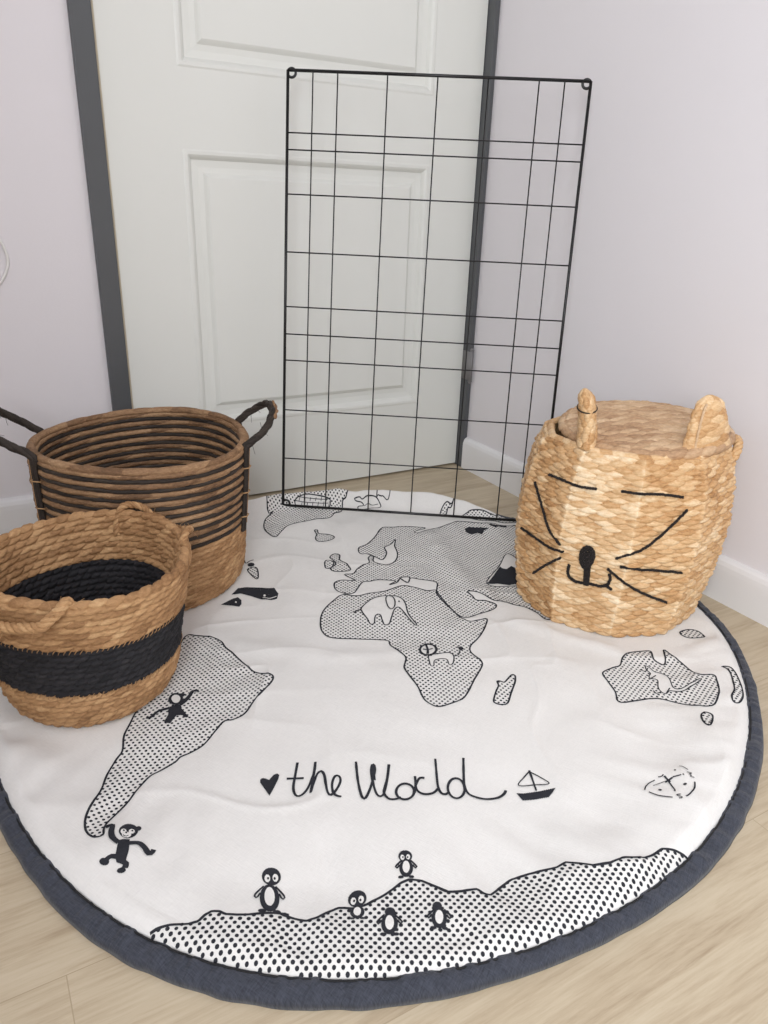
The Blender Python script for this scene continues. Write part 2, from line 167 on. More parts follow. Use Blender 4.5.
('stroke',2.7,[-7892,-10723,-8038,-10980,-8147,-11181,-8183,-11300,-8152,-11350,-8082,-11342]),
('stroke',2.7,[-7845,-11366,-7877,-11404,-7913,-11436,-7951,-11459,-7988,-11472,-8022,-11475,-8051,-11467,-8073,-11449,-8086,-11421,-8090,-11386,-8084,-11346,-8069,-11304,-8045,-11262,-8014,-11223,-7978,-11190,-7940,-11165,-7902,-11150,-7866,-11147,-7836,-11155,-7813,-11174,-7800,-11203,-7797,-11239,-7804,-11280,-7820,-11323,-7845,-11366]),
('stroke',2.7,[-7527,-10881,-7681,-11107,-7805,-11302,-7850,-11446,-7807,-11540,-7716,-11625,-7599,-11675,-7495,-11686,-7407,-11660,-7363,-11627]),
('fill',0,[-7269,-11732,-7188,-11785,-6981,-11870,-6779,-11931,-6865,-11975,-6959,-12008,-7136,-11943,-7279,-11874]),
('stroke',2.2,[-6860,-11496,-6929,-11642,-7023,-11837]),
('stroke',1.4,[-6874,-11513,-7005,-11562,-7160,-11637,-6970,-11747,-6793,-11828,-6822,-11657,-6874,-11513]),
('stroke',1.2,[-5786,-12546,-5702,-12493,-5599,-12462,-5494,-12462]),
('stroke',1.4,[-5770,-12600,-5720,-12719,-5608,-12840]),
('stroke',1.1,[-5035,-12463,-4996,-12505,-4995,-12578]),
('stroke',1.6,[-5109,-12783,-5187,-12846,-5297,-12899,-5394,-12922,-5451,-12919]),
('stroke',1.6,[-5366,-12562,-5417,-12665,-5465,-12763]),
('stroke',1.6,[-5285,-12568,-5184,-12617]),
('stroke',2,[-5345,-12484,-5366,-12562,-5366,-12607]),
('stroke',2,[-5427,-12570,-5291,-12573]),
('stroke',1.2,[-5050,-12609,-5009,-12649,-5069,-12654,-5045,-12679,-5091,-12694,-5048,-12725]),
('stroke',1.2,[-5474,-12858,-5525,-12836,-5537,-12853,-5499,-12894,-5514,-12913,-5551,-12893]),
('stroke',1.2,[-5417,-12447,-5380,-12469,-5333,-12458]),
('stroke',0.8,[-5602,-12526,-5426,-12554]),
('fill',0,[-5589,-12657,-5602,-12663,-5619,-12662,-5630,-12654,-5632,-12641,-5627,-12631,-5614,-12625,-5597,-12625,-5586,-12634,-5581,-12645]),
('fill',0,[-5255,-12770,-5269,-12776,-5286,-12775,-5299,-12768,-5301,-12756,-5296,-12746,-5282,-12740,-5265,-12740,-5254,-12749,-5249,-12760]),
('fill',0,[-5465,-12770,-5475,-12775,-5484,-12772,-5488,-12765,-5484,-12757,-5473,-12752,-5462,-12754,-5458,-12760]),
('fill',0,[-5142,-12633,-5154,-12638,-5162,-12635,-5167,-12628,-5159,-12618,-5148,-12613,-5139,-12616,-5135,-12623]),
('fill',0,[-5140,-12498,-5151,-12503,-5163,-12502,-5165,-12493,-5160,-12485,-5148,-12479,-5137,-12481,-5132,-12488]),
('land',2.2,[-4259,-10258,-3985,-10224,-3826,-10228,-3631,-10093,-3412,-10043,-3059,-10139,-3061,-10219,-3178,-10360,-3160,-10486,-3115,-10547,-3012,-10482,-2776,-10240,-2809,-10431,-2811,-10678,-2859,-10907,-2841,-11075,-2679,-11193,-2763,-11318,-2949,-11506,-3093,-11604,-3356,-11735,-3511,-11699,-3607,-11607,-3710,-11433,-3804,-11288,-3923,-11161,-4105,-11088,-4351,-11029,-4589,-10941,-4435,-10717,-4343,-10448]),
('white',1.5,[-3431,-10426,-3406,-10515,-3412,-10610,-3328,-10757,-3380,-10899,-3496,-11079,-3382,-11159,-2977,-11140,-2978,-11177,-3403,-11221,-3557,-11146,-3612,-11100,-3724,-11126,-3757,-11061,-3708,-10947,-3565,-10806,-3623,-10725,-3606,-10661,-3513,-10612,-3505,-10519]),
('stroke',1.5,[-3612,-10465,-3554,-10539,-3449,-10494]),
('stroke',1.5,[-3623,-10725,-3485,-10700]),
('stroke',1.5,[-3757,-11061,-3876,-11049,-3851,-10979]),
('stroke',1.5,[-3724,-11126,-3562,-11056]),
('land',2.2,[-2337,-11088,-2259,-11165,-2305,-11339,-2531,-11621,-2739,-11794,-2961,-11888,-3032,-11834,-2927,-11722,-2692,-11601,-2402,-11318,-2325,-11170]),
('land',2.2,[-3760,-11814,-3651,-11809,-3616,-11885,-3696,-11968,-3929,-12090,-3901,-11967]),
('land',2.2,[-2000,-9948,-1777,-9969,-1694,-10105,-1788,-10302,-2012,-10211,-2072,-10058])]

# ------------------------------------------------------------------ helpers
rng = np.random.RandomState(7)
SC = bpy.context.scene
COL = SC.collection

def mesh_obj(name, verts, faces, mats, parent=None, smooth=True, midx=None, attr=None):
    me = bpy.data.meshes.new(name)
    verts = np.asarray(verts, dtype=np.float32)
    if isinstance(faces, np.ndarray):
        n, k = faces.shape
        me.vertices.add(len(verts)); me.vertices.foreach_set('co', verts.ravel())
        me.loops.add(n * k); me.loops.foreach_set('vertex_index', faces.astype(np.int32).ravel())
        me.polygons.add(n)
        me.polygons.foreach_set('loop_start', np.arange(0, n * k, k, dtype=np.int32))
        me.polygons.foreach_set('loop_total', np.full(n, k, dtype=np.int32))
        me.update(calc_edges=True)
    else:
        me.from_pydata([tuple(map(float, v)) for v in verts], [], [tuple(int(i) for i in f) for f in faces])
    for m in (mats if isinstance(mats, (list, tuple)) else [mats]):
        me.materials.append(m)
    if midx is not None:
        me.polygons.foreach_set('material_index', np.asarray(midx, dtype=np.int32))
    me.polygons.foreach_set('use_smooth', np.full(len(me.polygons), bool(smooth)))
    if attr is not None:
        a = me.attributes.new('tone', 'FLOAT', 'POINT')
        a.data.foreach_set('value', np.asarray(attr, dtype=np.float32))
    me.validate(); me.update()
    o = bpy.data.objects.new(name, me); COL.objects.link(o)
    if parent is not None: o.parent = parent
    return o

def thing(name, label, cat, loc=(0, 0, 0), group=None):
    o = bpy.data.objects.new(name, None); COL.objects.link(o)
    o.location = loc; o.empty_display_size = .05
    o['label'] = label; o['category'] = cat
    if group: o['group'] = group
    return o

def struct(o, label=None):
    o['kind'] = 'structure'
    if label: o['label'] = label
    return o

class MB:
    """collects boxes and tubes into one mesh"""
    def __init__(s): s.v = []; s.f = []; s.t = []
    def box(s, x0, x1, y0, y1, z0, z1):
        b = len(s.v)
        s.v += [(x0,y0,z0),(x1,y0,z0),(x1,y1,z0),(x0,y1,z0),(x0,y0,z1),(x1,y0,z1),(x1,y1,z1),(x0,y1,z1)]
        s.f += [(b,b+3,b+2,b+1),(b+4,b+5,b+6,b+7),(b,b+1,b+5,b+4),(b+1,b+2,b+6,b+5),(b+2,b+3,b+7,b+6),(b+3,b,b+4,b+7)]
        s.t += [0]*8
    def tube(s, pts, r, n=10, closed=False, flat=None, tone=0.5, cap=True):
        pts = np.asarray(pts, float); m = len(pts)
        rr = np.full(m, r) if np.isscalar(r) else np.asarray(r)
        if closed: tg = np.roll(pts, -1, 0) - np.roll(pts, 1, 0)
        else: tg = np.gradient(pts, axis=0)
        tg /= np.linalg.norm(tg, axis=1)[:, None] + 1e-12
        up = np.array([0, 0, 1.]) if abs(tg[0][2]) < .9 else np.array([0, 1., 0])
        b = len(s.v); a = np.cross(tg[0], up); a /= np.linalg.norm(a)
        for i in range(m):
            a = a - tg[i] * (a @ tg[i]); a /= np.linalg.norm(a); c = np.cross(tg[i], a)
            for k in range(n):
                t = 2 * math.pi * k / n
                s.v.append(tuple(pts[i] + rr[i] * (math.cos(t) * a + math.sin(t) * c))); s.t.append(tone)
        for i in range(m if closed else m - 1):
            j = (i + 1) % m
            for k in range(n):
                l = (k + 1) % n
                s.f.append((b+i*n+k, b+j*n+k, b+j*n+l, b+i*n+l))
        if not closed and cap:
            s.f.append(tuple(b + k for k in range(n))); s.f.append(tuple(b + (m-1)*n + k for k in reversed(range(n))))
    def rope(s, pts, R, strands=3, pitch=.03, sr=None, n=7, tone=None, wob=0):
        """twisted rope along pts"""
        pts = resample(np.asarray(pts, float), min(pitch / 10, .004))
        L = np.r_[0, np.cumsum(np.linalg.norm(np.diff(pts, axis=0), axis=1))]
        tg = np.gradient(pts, axis=0); tg /= np.linalg.norm(tg, axis=1)[:, None]
        a = np.cross(tg[0], [0.13, .2, 1]); a /= np.linalg.norm(a); A = []; C = []
        for i in range(len(pts)):
            a = a - tg[i] * (a @ tg[i]); a /= np.linalg.norm(a); A.append(a.copy()); C.append(np.cross(tg[i], a))
        A = np.array(A); C = np.array(C); sr = sr or R * .56
        for k in range(strands):
            ph = 2 * math.pi * (L / pitch + k / strands)
            off = (R - sr)
            q = pts + off * (np.cos(ph)[:, None] * A + np.sin(ph)[:, None] * C)
            rad = sr * (1 + .12 * np.sin(L * 210 + k * 2) + wob * rng.randn(len(L)) * .3)
            s.tube(q, rad, n, tone=(rng.rand() if tone is None else tone[k % len(tone)]))
    def build(s, name, mat, parent=None, smooth=True):
        return mesh_obj(name, s.v, s.f, mat, parent, smooth, attr=s.t)

def catmull(P, closed=False, sub=8):
    P = np.asarray(P, float); n = len(P); out = []
    idx = range(n if closed else n - 1)
    for i in idx:
        if closed: p0, p1, p2, p3 = P[(i-1) % n], P[i], P[(i+1) % n], P[(i+2) % n]
        else: p0, p1, p2, p3 = P[max(i-1, 0)], P[i], P[i+1], P[min(i+2, n-1)]
        for t in np.linspace(0, 1, sub, endpoint=False):
            out.append(.5 * ((2*p1) + (-p0+p2)*t + (2*p0-5*p1+4*p2-p3)*t*t + (-p0+3*p1-3*p2+p3)*t**3))
    if not closed: out.append(P[-1])
    return np.array(out)

def resample(P, step, closed=False):
    P = np.asarray(P, float)
    if closed: P = np.vstack([P, P[:1]])
    d = np.r_[0, np.cumsum(np.linalg.norm(np.diff(P, axis=0), axis=1))]
    n = max(2, int(round(d[-1] / step)) + 1)
    t = np.linspace(0, d[-1], n)
    Q = np.stack([np.interp(t, d, P[:, k]) for k in range(P.shape[1])], 1)
    return Q[:-1] if closed else Q

_lat = rng.rand(256, 256)
def vnoise(x, y):
    xi = np.floor(x).astype(int); yi = np.floor(y).astype(int); fx = x - xi; fy = y - yi
    fx = fx*fx*fx*(fx*(fx*6-15)+10); fy = fy*fy*fy*(fy*(fy*6-15)+10)
    g = lambda a, b: _lat[a % 256, b % 256]
    return (g(xi,yi)*(1-fx)*(1-fy)+g(xi+1,yi)*fx*(1-fy)+g(xi,yi+1)*(1-fx)*fy+g(xi+1,yi+1)*fx*fy)*2-1
def hash1(a, b=0):
    v = np.sin(np.asarray(a)*12.9898 + np.asarray(b)*78.233) * 43758.5453
    return v - np.floor(v)

# ------------------------------------------------------------------ materials
def lin(r, g, b):
    f = lambda c: (c/255/12.92) if c/255 <= .04045 else ((c/255+.055)/1.055)**2.4
    return (f(r), f(g), f(b), 1)
def nt(name):
    m = bpy.data.materials.new(name); m.use_nodes = True
    t = m.node_tree; return m, t, t.nodes['Principled BSDF']
def mk(name, col, rough=.6, noise=0.0, nscale=20, bump=0, bscale=60, spec=.5, metal=0, stretch=(1,1,1), bdist=.001):
    m, t, p = nt(name); N = t.nodes; Lk = t.links
    p.inputs['Roughness'].default_value = rough; p.inputs['Metallic'].default_value = metal
    p.inputs['Specular IOR Level'].default_value = spec
    p.inputs['Base Color'].default_value = col
    tc = N.new('ShaderNodeTexCoord'); mp = N.new('ShaderNodeMapping'); mp.inputs['Scale'].default_value = stretch
    Lk.new(tc.outputs['Object'], mp.inputs['Vector'])
    if noise:
        n = N.new('ShaderNodeTexNoise'); n.inputs['Scale'].default_value = nscale; n.inputs['Detail'].default_value = 5
        Lk.new(mp.outputs[0], n.inputs['Vector'])
        r = N.new('ShaderNodeValToRGB'); r.color_ramp.elements[0].position = .3; r.color_ramp.elements[1].position = .7
        r.color_ramp.elements[0].color = tuple(c*(1-noise) for c in col[:3])+(1,)
        r.color_ramp.elements[1].color = tuple(min(1, c*(1+noise*.6)) for c in col[:3])+(1,)
        Lk.new(n.outputs['Fac'], r.inputs[0]); Lk.new(r.outputs[0], p.inputs['Base Color'])
    if bump:
        n = N.new('ShaderNodeTexNoise'); n.inputs['Scale'].default_value = bscale; n.inputs['Detail'].default_value = 4
        Lk.new(mp.outputs[0], n.inputs['Vector'])
        b = N.new('ShaderNodeBump'); b.inputs['Strength'].default_value = bump; b.inputs['Distance'].default_value = bdist
        Lk.new(n.outputs['Fac'], b.inputs['Height']); Lk.new(b.outputs[0], p.inputs['Normal'])
    return m

def mk_straw(name, cols, rough=.7, bump=.6, fib=(260, 260, 900)):
    """plant fibre: per-strand tone attribute plus fine fibre noise"""
    m, t, p = nt(name); N = t.nodes; Lk = t.links
    p.inputs['Roughness'].default_value = rough; p.inputs['Specular IOR Level'].default_value = .3
    at = N.new('ShaderNodeAttribute'); at.attribute_name = 'tone'
    tc = N.new('ShaderNodeTexCoord'); mp = N.new('ShaderNodeMapping'); mp.inputs['Scale'].default_value = (1, 1, 2.6)
    Lk.new(tc.outputs['Object'], mp.inputs['Vector'])
    n1 = N.new('ShaderNodeTexNoise'); n1.inputs['Scale'].default_value = 130; n1.inputs['Detail'].default_value = 6; n1.inputs['Roughness'].default_value = .7
    n2 = N.new('ShaderNodeTexNoise'); n2.inputs['Scale'].default_value = 9; n2.inputs['Detail'].default_value = 3
    Lk.new(mp.outputs[0], n1.inputs['Vector']); Lk.new(tc.outputs['Object'], n2.inputs['Vector'])
    a = N.new('ShaderNodeMath'); a.operation = 'MULTIPLY_ADD'; a.inputs[1].default_value = .42; Lk.new(at.outputs['Fac'], a.inputs[0])
    b = N.new('ShaderNodeMath'); b.operation = 'MULTIPLY_ADD'; b.inputs[1].default_value = 1.0; b.inputs[2].default_value = -.33; Lk.new(n1.outputs['Fac'], b.inputs[0])
    Lk.new(b.outputs[0], a.inputs[2])
    c = N.new('ShaderNodeMath'); c.operation = 'MULTIPLY_ADD'; c.inputs[1].default_value = .5; Lk.new(n2.outputs['Fac'], c.inputs[0])
    d = N.new('ShaderNodeMath'); d.operation = 'ADD'; d.inputs[1].default_value = -.13; Lk.new(a.outputs[0], d.inputs[0]); Lk.new(d.outputs[0], c.inputs[2])
    r = N.new('ShaderNodeValToRGB'); e = r.color_ramp.elements
    e[0].position = 0; e[0].color = cols[0]; e[1].position = 1; e[1].color = cols[-1]
    for i, cc in enumerate(cols[1:-1]):
        x = e.new((i+1)/(len(cols)-1)); x.color = cc
    Lk.new(c.outputs[0], r.inputs[0]); Lk.new(r.outputs[0], p.inputs['Base Color'])
    bp = N.new('ShaderNodeBump'); bp.inputs['Strength'].default_value = bump; bp.inputs['Distance'].default_value = .0012
    Lk.new(n1.outputs['Fac'], bp.inputs['Height']); Lk.new(bp.outputs[0], p.inputs['Normal'])
    return m

M_wall = mk('wall_paint', lin(227, 223, 225), .85, bump=.15, bscale=160, spec=.2)
M_door = mk('door_paint', lin(227, 228, 222), .42, bump=.06, bscale=90)
M_white = mk('skirting_paint', lin(232, 231, 231), .45)
M_seal = mk('cream_seal', lin(196, 184, 160), .6)
M_grey = mk('grey_casing_paint', lin(84, 86, 88), .45, noise=.05, nscale=8)
M_black = mk('black_metal', lin(16, 16, 17), .38, spec=.5)
M_hinge = mk('hinge_metal', lin(128, 126, 126), .5, metal=.2)
M_cable = mk('white_plastic', lin(232, 230, 226), .45)
M_gap_shade = mk('door_gap_shade', lin(18, 16, 15), .9)  # near-black colour standing in for the shadow around the door leaf
M_ceil = M_wall
M_ink = mk('black_ink', lin(52, 53, 58), .9, noise=.12, nscale=300, spec=.1)
M_denim = None

def floor_mat():
    m, t, p = nt('oak_laminate'); N = t.nodes; Lk = t.links
    p.inputs['Roughness'].default_value = .45; p.inputs['Specular IOR Level'].default_value = .4
    tc = N.new('ShaderNodeTexCoord')
    mp = N.new('ShaderNodeMapping'); Lk.new(tc.outputs['Object'], mp.inputs['Vector'])
    br = N.new('ShaderNodeTexBrick'); br.inputs['Scale'].default_value = 1
    br.inputs['Brick Width'].default_value = 1.28; br.inputs['Row Height'].default_value = .192
    br.inputs['Mortar Size'].default_value = .0006; br.inputs['Mortar Smooth'].default_value = .1
    br.inputs['Color1'].default_value = (.2, .2, .2, 1); br.inputs['Color2'].default_value = (.8, .8, .8, 1); br.inputs['Mortar'].default_value = (.5, .5, .5, 1)
    br.offset = .37
    Lk.new(mp.outputs[0], br.inputs['Vector'])
    # shift grain per plank
    cx = N.new('ShaderNodeVectorMath'); cx.operation = 'MULTIPLY_ADD'
    cb = N.new('ShaderNodeVectorMath'); cb.operation = 'SCALE'; cb.inputs['Scale'].default_value = 7
    Lk.new(br.outputs['Color'], cb.inputs[0]); cx.inputs[1].default_value = (1.4, 13, 1)
    Lk.new(tc.outputs['Object'], cx.inputs[0]); Lk.new(cb.outputs[0], cx.inputs[2])
    n1 = N.new('ShaderNodeTexNoise'); n1.inputs['Scale'].default_value = 2.2; n1.inputs['Detail'].default_value = 8; n1.inputs['Roughness'].default_value = .62; n1.inputs['Distortion'].default_value = .6
    Lk.new(cx.outputs[0], n1.inputs['Vector'])
    cy = N.new('ShaderNodeVectorMath'); cy.operation = 'MULTIPLY'; cy.inputs[1].default_value = (4, 60, 1); Lk.new(tc.outputs['Object'], cy.inputs[0])
    n2 = N.new('ShaderNodeTexNoise'); n2.inputs['Scale'].default_value = 3; n2.inputs['Detail'].default_value = 6; n2.inputs['Roughness'].default_value = .7
    Lk.new(cy.outputs[0], n2.inputs['Vector'])
    mx = N.new('ShaderNodeMath'); mx.operation = 'MULTIPLY_ADD'; mx.inputs[1].default_value = .45
    Lk.new(n2.outputs['Fac'], mx.inputs[0])
    h = N.new('ShaderNodeMath'); h.operation = 'MULTIPLY'; h.inputs[1].default_value = .62; Lk.new(n1.outputs['Fac'], h.inputs[0]); Lk.new(h.outputs[0], mx.inputs[2])
    r = N.new('ShaderNodeValToRGB'); e = r.color_ramp.elements
    e[0].position = .33; e[0].color = lin(158, 139, 113); e[1].position = .72; e[1].color = lin(204, 190, 166)
    x = e.new(.46); x.color = lin(182, 165, 139)
    x = e.new(.56); x.color = lin(194, 179, 153)
    Lk.new(mx.outputs[0], r.inputs[0])
    ms = N.new('ShaderNodeMix'); ms.data_type = 'RGBA'; ms.inputs[7].default_value = lin(170, 153, 127)
    Lk.new(br.outputs['Fac'], ms.inputs[0]); Lk.new(r.outputs[0], ms.inputs[6]); Lk.new(ms.outputs[2], p.inputs['Base Color'])
    b = N.new('ShaderNodeBump'); b.inputs['Strength'].default_value = .15; b.inputs['Distance'].default_value = .0006
    Lk.new(n2.outputs['Fac'], b.inputs['Height']); Lk.new(b.outputs[0], p.inputs['Normal'])
    return m
M_floor = floor_mat()

def fabric(name, col, k, bumpd, var=.05, rough=.9):
    m, t, p = nt(name); N = t.nodes; Lk = t.links
    p.inputs['Roughness'].default_value = rough; p.inputs['Specular IOR Level'].default_value = .15
    p.inputs['Sheen Weight'].default_value = .15
    tc = N.new('ShaderNodeTexCoord'); mp = N.new('ShaderNodeMapping'); mp.inputs['Rotation'].default_value = (0, 0, math.radians(-28))
    Lk.new(tc.outputs['Object'], mp.inputs['Vector'])
    w1 = N.new('ShaderNodeTexNoise'); w1.inputs['Scale'].default_value = k; w1.inputs['Detail'].default_value = 2
    m1 = N.new('ShaderNodeMapping'); m1.inputs['Scale'].default_value = (1, 8, 1); Lk.new(mp.outputs[0], m1.inputs['Vector']); Lk.new(m1.outputs[0], w1.inputs['Vector'])
    w2 = N.new('ShaderNodeTexNoise'); w2.inputs['Scale'].default_value = k; w2.inputs['Detail'].default_value = 2
    m2 = N.new('ShaderNodeMapping'); m2.inputs['Scale'].default_value = (8, 1, 1); Lk.new(mp.outputs[0], m2.inputs['Vector']); Lk.new(m2.outputs[0], w2.inputs['Vector'])
    ad = N.new('ShaderNodeMath'); ad.operation = 'ADD'; Lk.new(w1.outputs['Fac'], ad.inputs[0]); Lk.new(w2.outputs['Fac'], ad.inputs[1])
    r = N.new('ShaderNodeValToRGB'); e = r.color_ramp.elements
    e[0].position = .35; e[1].position = .65
    hf = N.new('ShaderNodeMath'); hf.operation = 'MULTIPLY'; hf.inputs[1].default_value = .5; Lk.new(ad.outputs[0], hf.inputs[0])
    e[0].color = tuple(c*(1-var) for c in col[:3])+(1,); e[1].color = tuple(min(1, c*(1+var)) for c in col[:3])+(1,)
    Lk.new(hf.outputs[0], r.inputs[0]); Lk.new(r.outputs[0], p.inputs['Base Color'])
    b = N.new('ShaderNodeBump'); b.inputs['Strength'].default_value = .5; b.inputs['Distance'].default_value = bumpd
    Lk.new(ad.outputs[0], b.inputs['Height']); Lk.new(b.outputs[0], p.inputs['Normal'])
    return m
M_cloth = fabric('cream_cotton', lin(232, 230, 226), 90, .0006, .03)
M_pale = M_cloth
M_denim = fabric('charcoal_linen', lin(66, 69, 78), 110, .0012, .3)
M_cord = mk('black_stitch', lin(26, 26, 28), .8)

M_sea = mk_straw('seagrass', [lin(96, 66, 42), lin(152, 114, 77), lin(186, 146, 104), lin(216, 182, 138)])
M_seaD = mk_straw('brown_seagrass', [lin(72, 52, 37), lin(122, 92, 66), lin(160, 126, 93), lin(202, 170, 134)])
M_blk = mk_straw('dyed_black_seagrass', [lin(20, 19, 20), lin(34, 33, 36), lin(42, 41, 44), lin(58, 56, 58)], rough=.75, bump=.4)
M_blk2 = mk_straw('dyed_dark_fibre', [lin(30, 25, 22), lin(50, 43, 38), lin(62, 54, 48), lin(88, 78, 68)], rough=.7, bump=.5)
M_hya = mk_straw('water_hyacinth', [lin(134, 90, 52), lin(196, 152, 104), lin(224, 190, 146), lin(248, 228, 196)], rough=.5, bump=.5)
M_hyaL = mk_straw('pale_hyacinth', [lin(128, 94, 66), lin(182, 146, 112), lin(208, 176, 140), lin(234, 210, 178)], rough=.55, bump=.5)
M_yarn = mk('black_yarn', lin(30, 24, 22), .9, noise=.3, nscale=300)

# ------------------------------------------------------------------ room
def quadplane(name, c, mat, kids=None):
    return mesh_obj(name, c, [(0, 1, 2, 3)], mat, smooth=False)

fl = MB(); fl.box(-1.95, .06, -3.9, .10, -.02, 0); struct(fl.build('floor', M_floor, smooth=False), 'pale oak laminate floor with planks running along the door')
WX0, DX0, DX1 = -1.9, -.991, 0.0
w = MB(); w.box(WX0, DX0 + .01, 0, .1, 0, 2.5); w.box(DX0 + .01, .0, 0, .1, 2.03, 2.5); struct(w.build('wall_back', M_wall, smooth=False), 'pale pinkish white wall left of the door')
w = MB(); w.box(0, .08, -3.9, .1, 0, 2.5); struct(w.build('wall_right', M_wall, smooth=False), 'pale lavender white wall right of the door')

w = MB(); w.box(-1.95, -1.85, -1.95, 0, 0, 2.5); w.box(-1.95, -1.85, -3.9, -3.35, 0, 2.5); w.box(-1.95, -1.85, -3.35, -1.95, 0, .75); w.box(-1.95, -1.85, -3.35, -1.95, 2.15, 2.5)  # unseen wall, put in close by to keep light off the left side
struct(w.build('wall_left_added', M_wall, smooth=False), 'unseen white wall added on the left to shade that side, with the window opening')
w = MB(); w.box(-1.94, -1.88, -3.35, -3.30, .75, 2.15); w.box(-1.94, -1.88, -2.0, -1.95, .75, 2.15); w.box(-1.94, -1.88, -3.30, -2.0, .75, .80); w.box(-1.94, -1.88, -3.30, -2.0, 2.10, 2.15)
struct(w.build('window_1', M_white, smooth=False), 'white window frame in the left wall')
w = MB(); w.box(-1.95, .08, -3.9, .1, 2.5, 2.6); struct(w.build('ceiling', M_ceil, smooth=False), 'plain white ceiling')

# door leaf with two moulded panels
def build_door():
    x0, x1, z0, z1, t = -.944, -.016, .006, 2.02, .04
    yF = .004
    panels = [(-.789, -.160, .205, .820), (-.789, -.160, .972, 1.86)]
    V = []; F = []
    def q(a, b, c, d):
        n = len(V); V.extend([a, b, c, d]); F.append((n, n+1, n+2, n+3))
    xs = [x0, -.789, -.160, x1]; zs = [z0, .205, .820, .972, 1.86, z1]
    for i in range(3):
        for j in range(5):
            if i == 1 and j in (1, 3): continue
            q((xs[i], yF, zs[j]), (xs[i+1], yF, zs[j]), (xs[i+1], yF, zs[j+1]), (xs[i], yF, zs[j+1]))
    prof = [(0, 0), (.004, -.0015), (.010, -.0012), (.015, .003), (.020, .0105), (.034, .0120), (.046, .0105), (.052, .005), (.056, .0025)]
    for (a, b, c, d) in panels:
        for (i0, h0), (i1, h1) in zip(prof[:-1], prof[1:]):
            A = [(a+i0, yF+h0, c+i0), (b-i0, yF+h0, c+i0), (b-i0, yF+h0, d-i0), (a+i0, yF+h0, d-i0)]
            B = [(a+i1, yF+h1, c+i1), (b-i1, yF+h1, c+i1), (b-i1, yF+h1, d-i1), (a+i1, yF+h1, d-i1)]
            for k in range(4):
                l = (k+1) % 4; q(A[k], A[l], B[l], B[k])
        i1, h1 = prof[-1]
        q((a+i1, yF+h1, c+i1), (b-i1, yF+h1, c+i1), (b-i1, yF+h1, d-i1), (a+i1, yF+h1, d-i1))
    yb = yF + t
    q((x0, yb, z0), (x0, yb, z1), (x1, yb, z1), (x1, yb, z0))
    q((x0, yF, z0), (x0, yF, z1), (x0, yb, z1), (x0, yb, z0)); q((x1, yF, z0), (x1, yb, z0), (x1, yb, z1), (x1, yF, z1))
    q((x0, yF, z0), (x0, yb, z0), (x1, yb, z0), (x1, yF, z0)); q((x0, yF, z1), (x1, yF, z1), (x1, yb, z1), (x0, yb, z1))
    return mesh_obj('door_1', V, F, M_door, smooth=False)
d = struct(build_door(), 'white panelled door leaf in the corner')
hb = MB(); hb.tube([(-.0105, -.031, .262), (-.0105, -.031, .350)], .0055, 12); hb.box(-.0165, -.0125, -.032, .004, .266, .346)
hb.tube([(-.0105, -.031, .350), (-.0105, -.031, .356)], [.0065, .003], 12); hb.tube([(-.0105, -.031, .256), (-.0105, -.031, .262)], [.003, .0065], 12)
hb.build('hinge', M_hinge, d)
def bevel(o, w, seg=2):
    m = o.modifiers.new('bevel', 'BEVEL'); m.width = w; m.segments = seg; m.limit_method = 'ANGLE'; return o
w = MB(); w.box(-.991, -.949, -.014, .06, 0, 2.07); struct(bevel(w.build('trim_1', M_grey, smooth=False), .003), 'dark grey door casing on the left of the door')
w = MB(); w.box(-.014, -.0005, -.026, .06, 0, 2.03); struct(bevel(w.build('trim_2', M_grey, smooth=False), .002), 'dark grey door casing in the corner')
w = MB(); w.box(-.991, -.0005, -.014, .06, 2.031, 2.075); struct(bevel(w.build('trim_3', M_grey, smooth=False), .003), 'dark grey door casing over the door')
w = MB(); w.box(-.9492, -.9440, -.002, .05, 0, 2.03); struct(w.build('trim_4', M_seal, smooth=False), 'cream seal strip along the door edge')
w = MB(); w.box(-.99, -.001, .062, .098, -.0, 2.03); w.box(-.944, -.016, .03, .06, .0005, .0055); struct(w.build('door_shade_sheet', M_gap_shade, smooth=False), 'dark sheet behind and strip under the door leaf, painted as gap shadow')  # dark boxes paint the shadow behind and below the leaf

def baseboard(name, along, a, b, label):
    pr = [(0, 0), (.015, 0), (.015, .068), (.0142, .078), (.0115, .086), (.007, .091), (.003, .0925), (0, .093)]
    V = []; F = []
    for s in (a, b):
        for (d_, z) in pr:
            V.append((s, -d_, z) if along == 'x' else (-d_, s, z))
    n = len(pr)
    for i in range(n-1): F.append((i, i+1, n+i+1, n+i))
    F.append(tuple(range(n))); F.append(tuple(n+i for i in reversed(range(n))))
    o = mesh_obj(name, V, F, M_white, smooth=False); struct(o, label); return o
baseboard('baseboard_left', 'x', -1.85, -.992, 'white skirting board left of the door')
baseboard('baseboard_right', 'y', -3.9, -.027, 'white skirting board along the right wall')

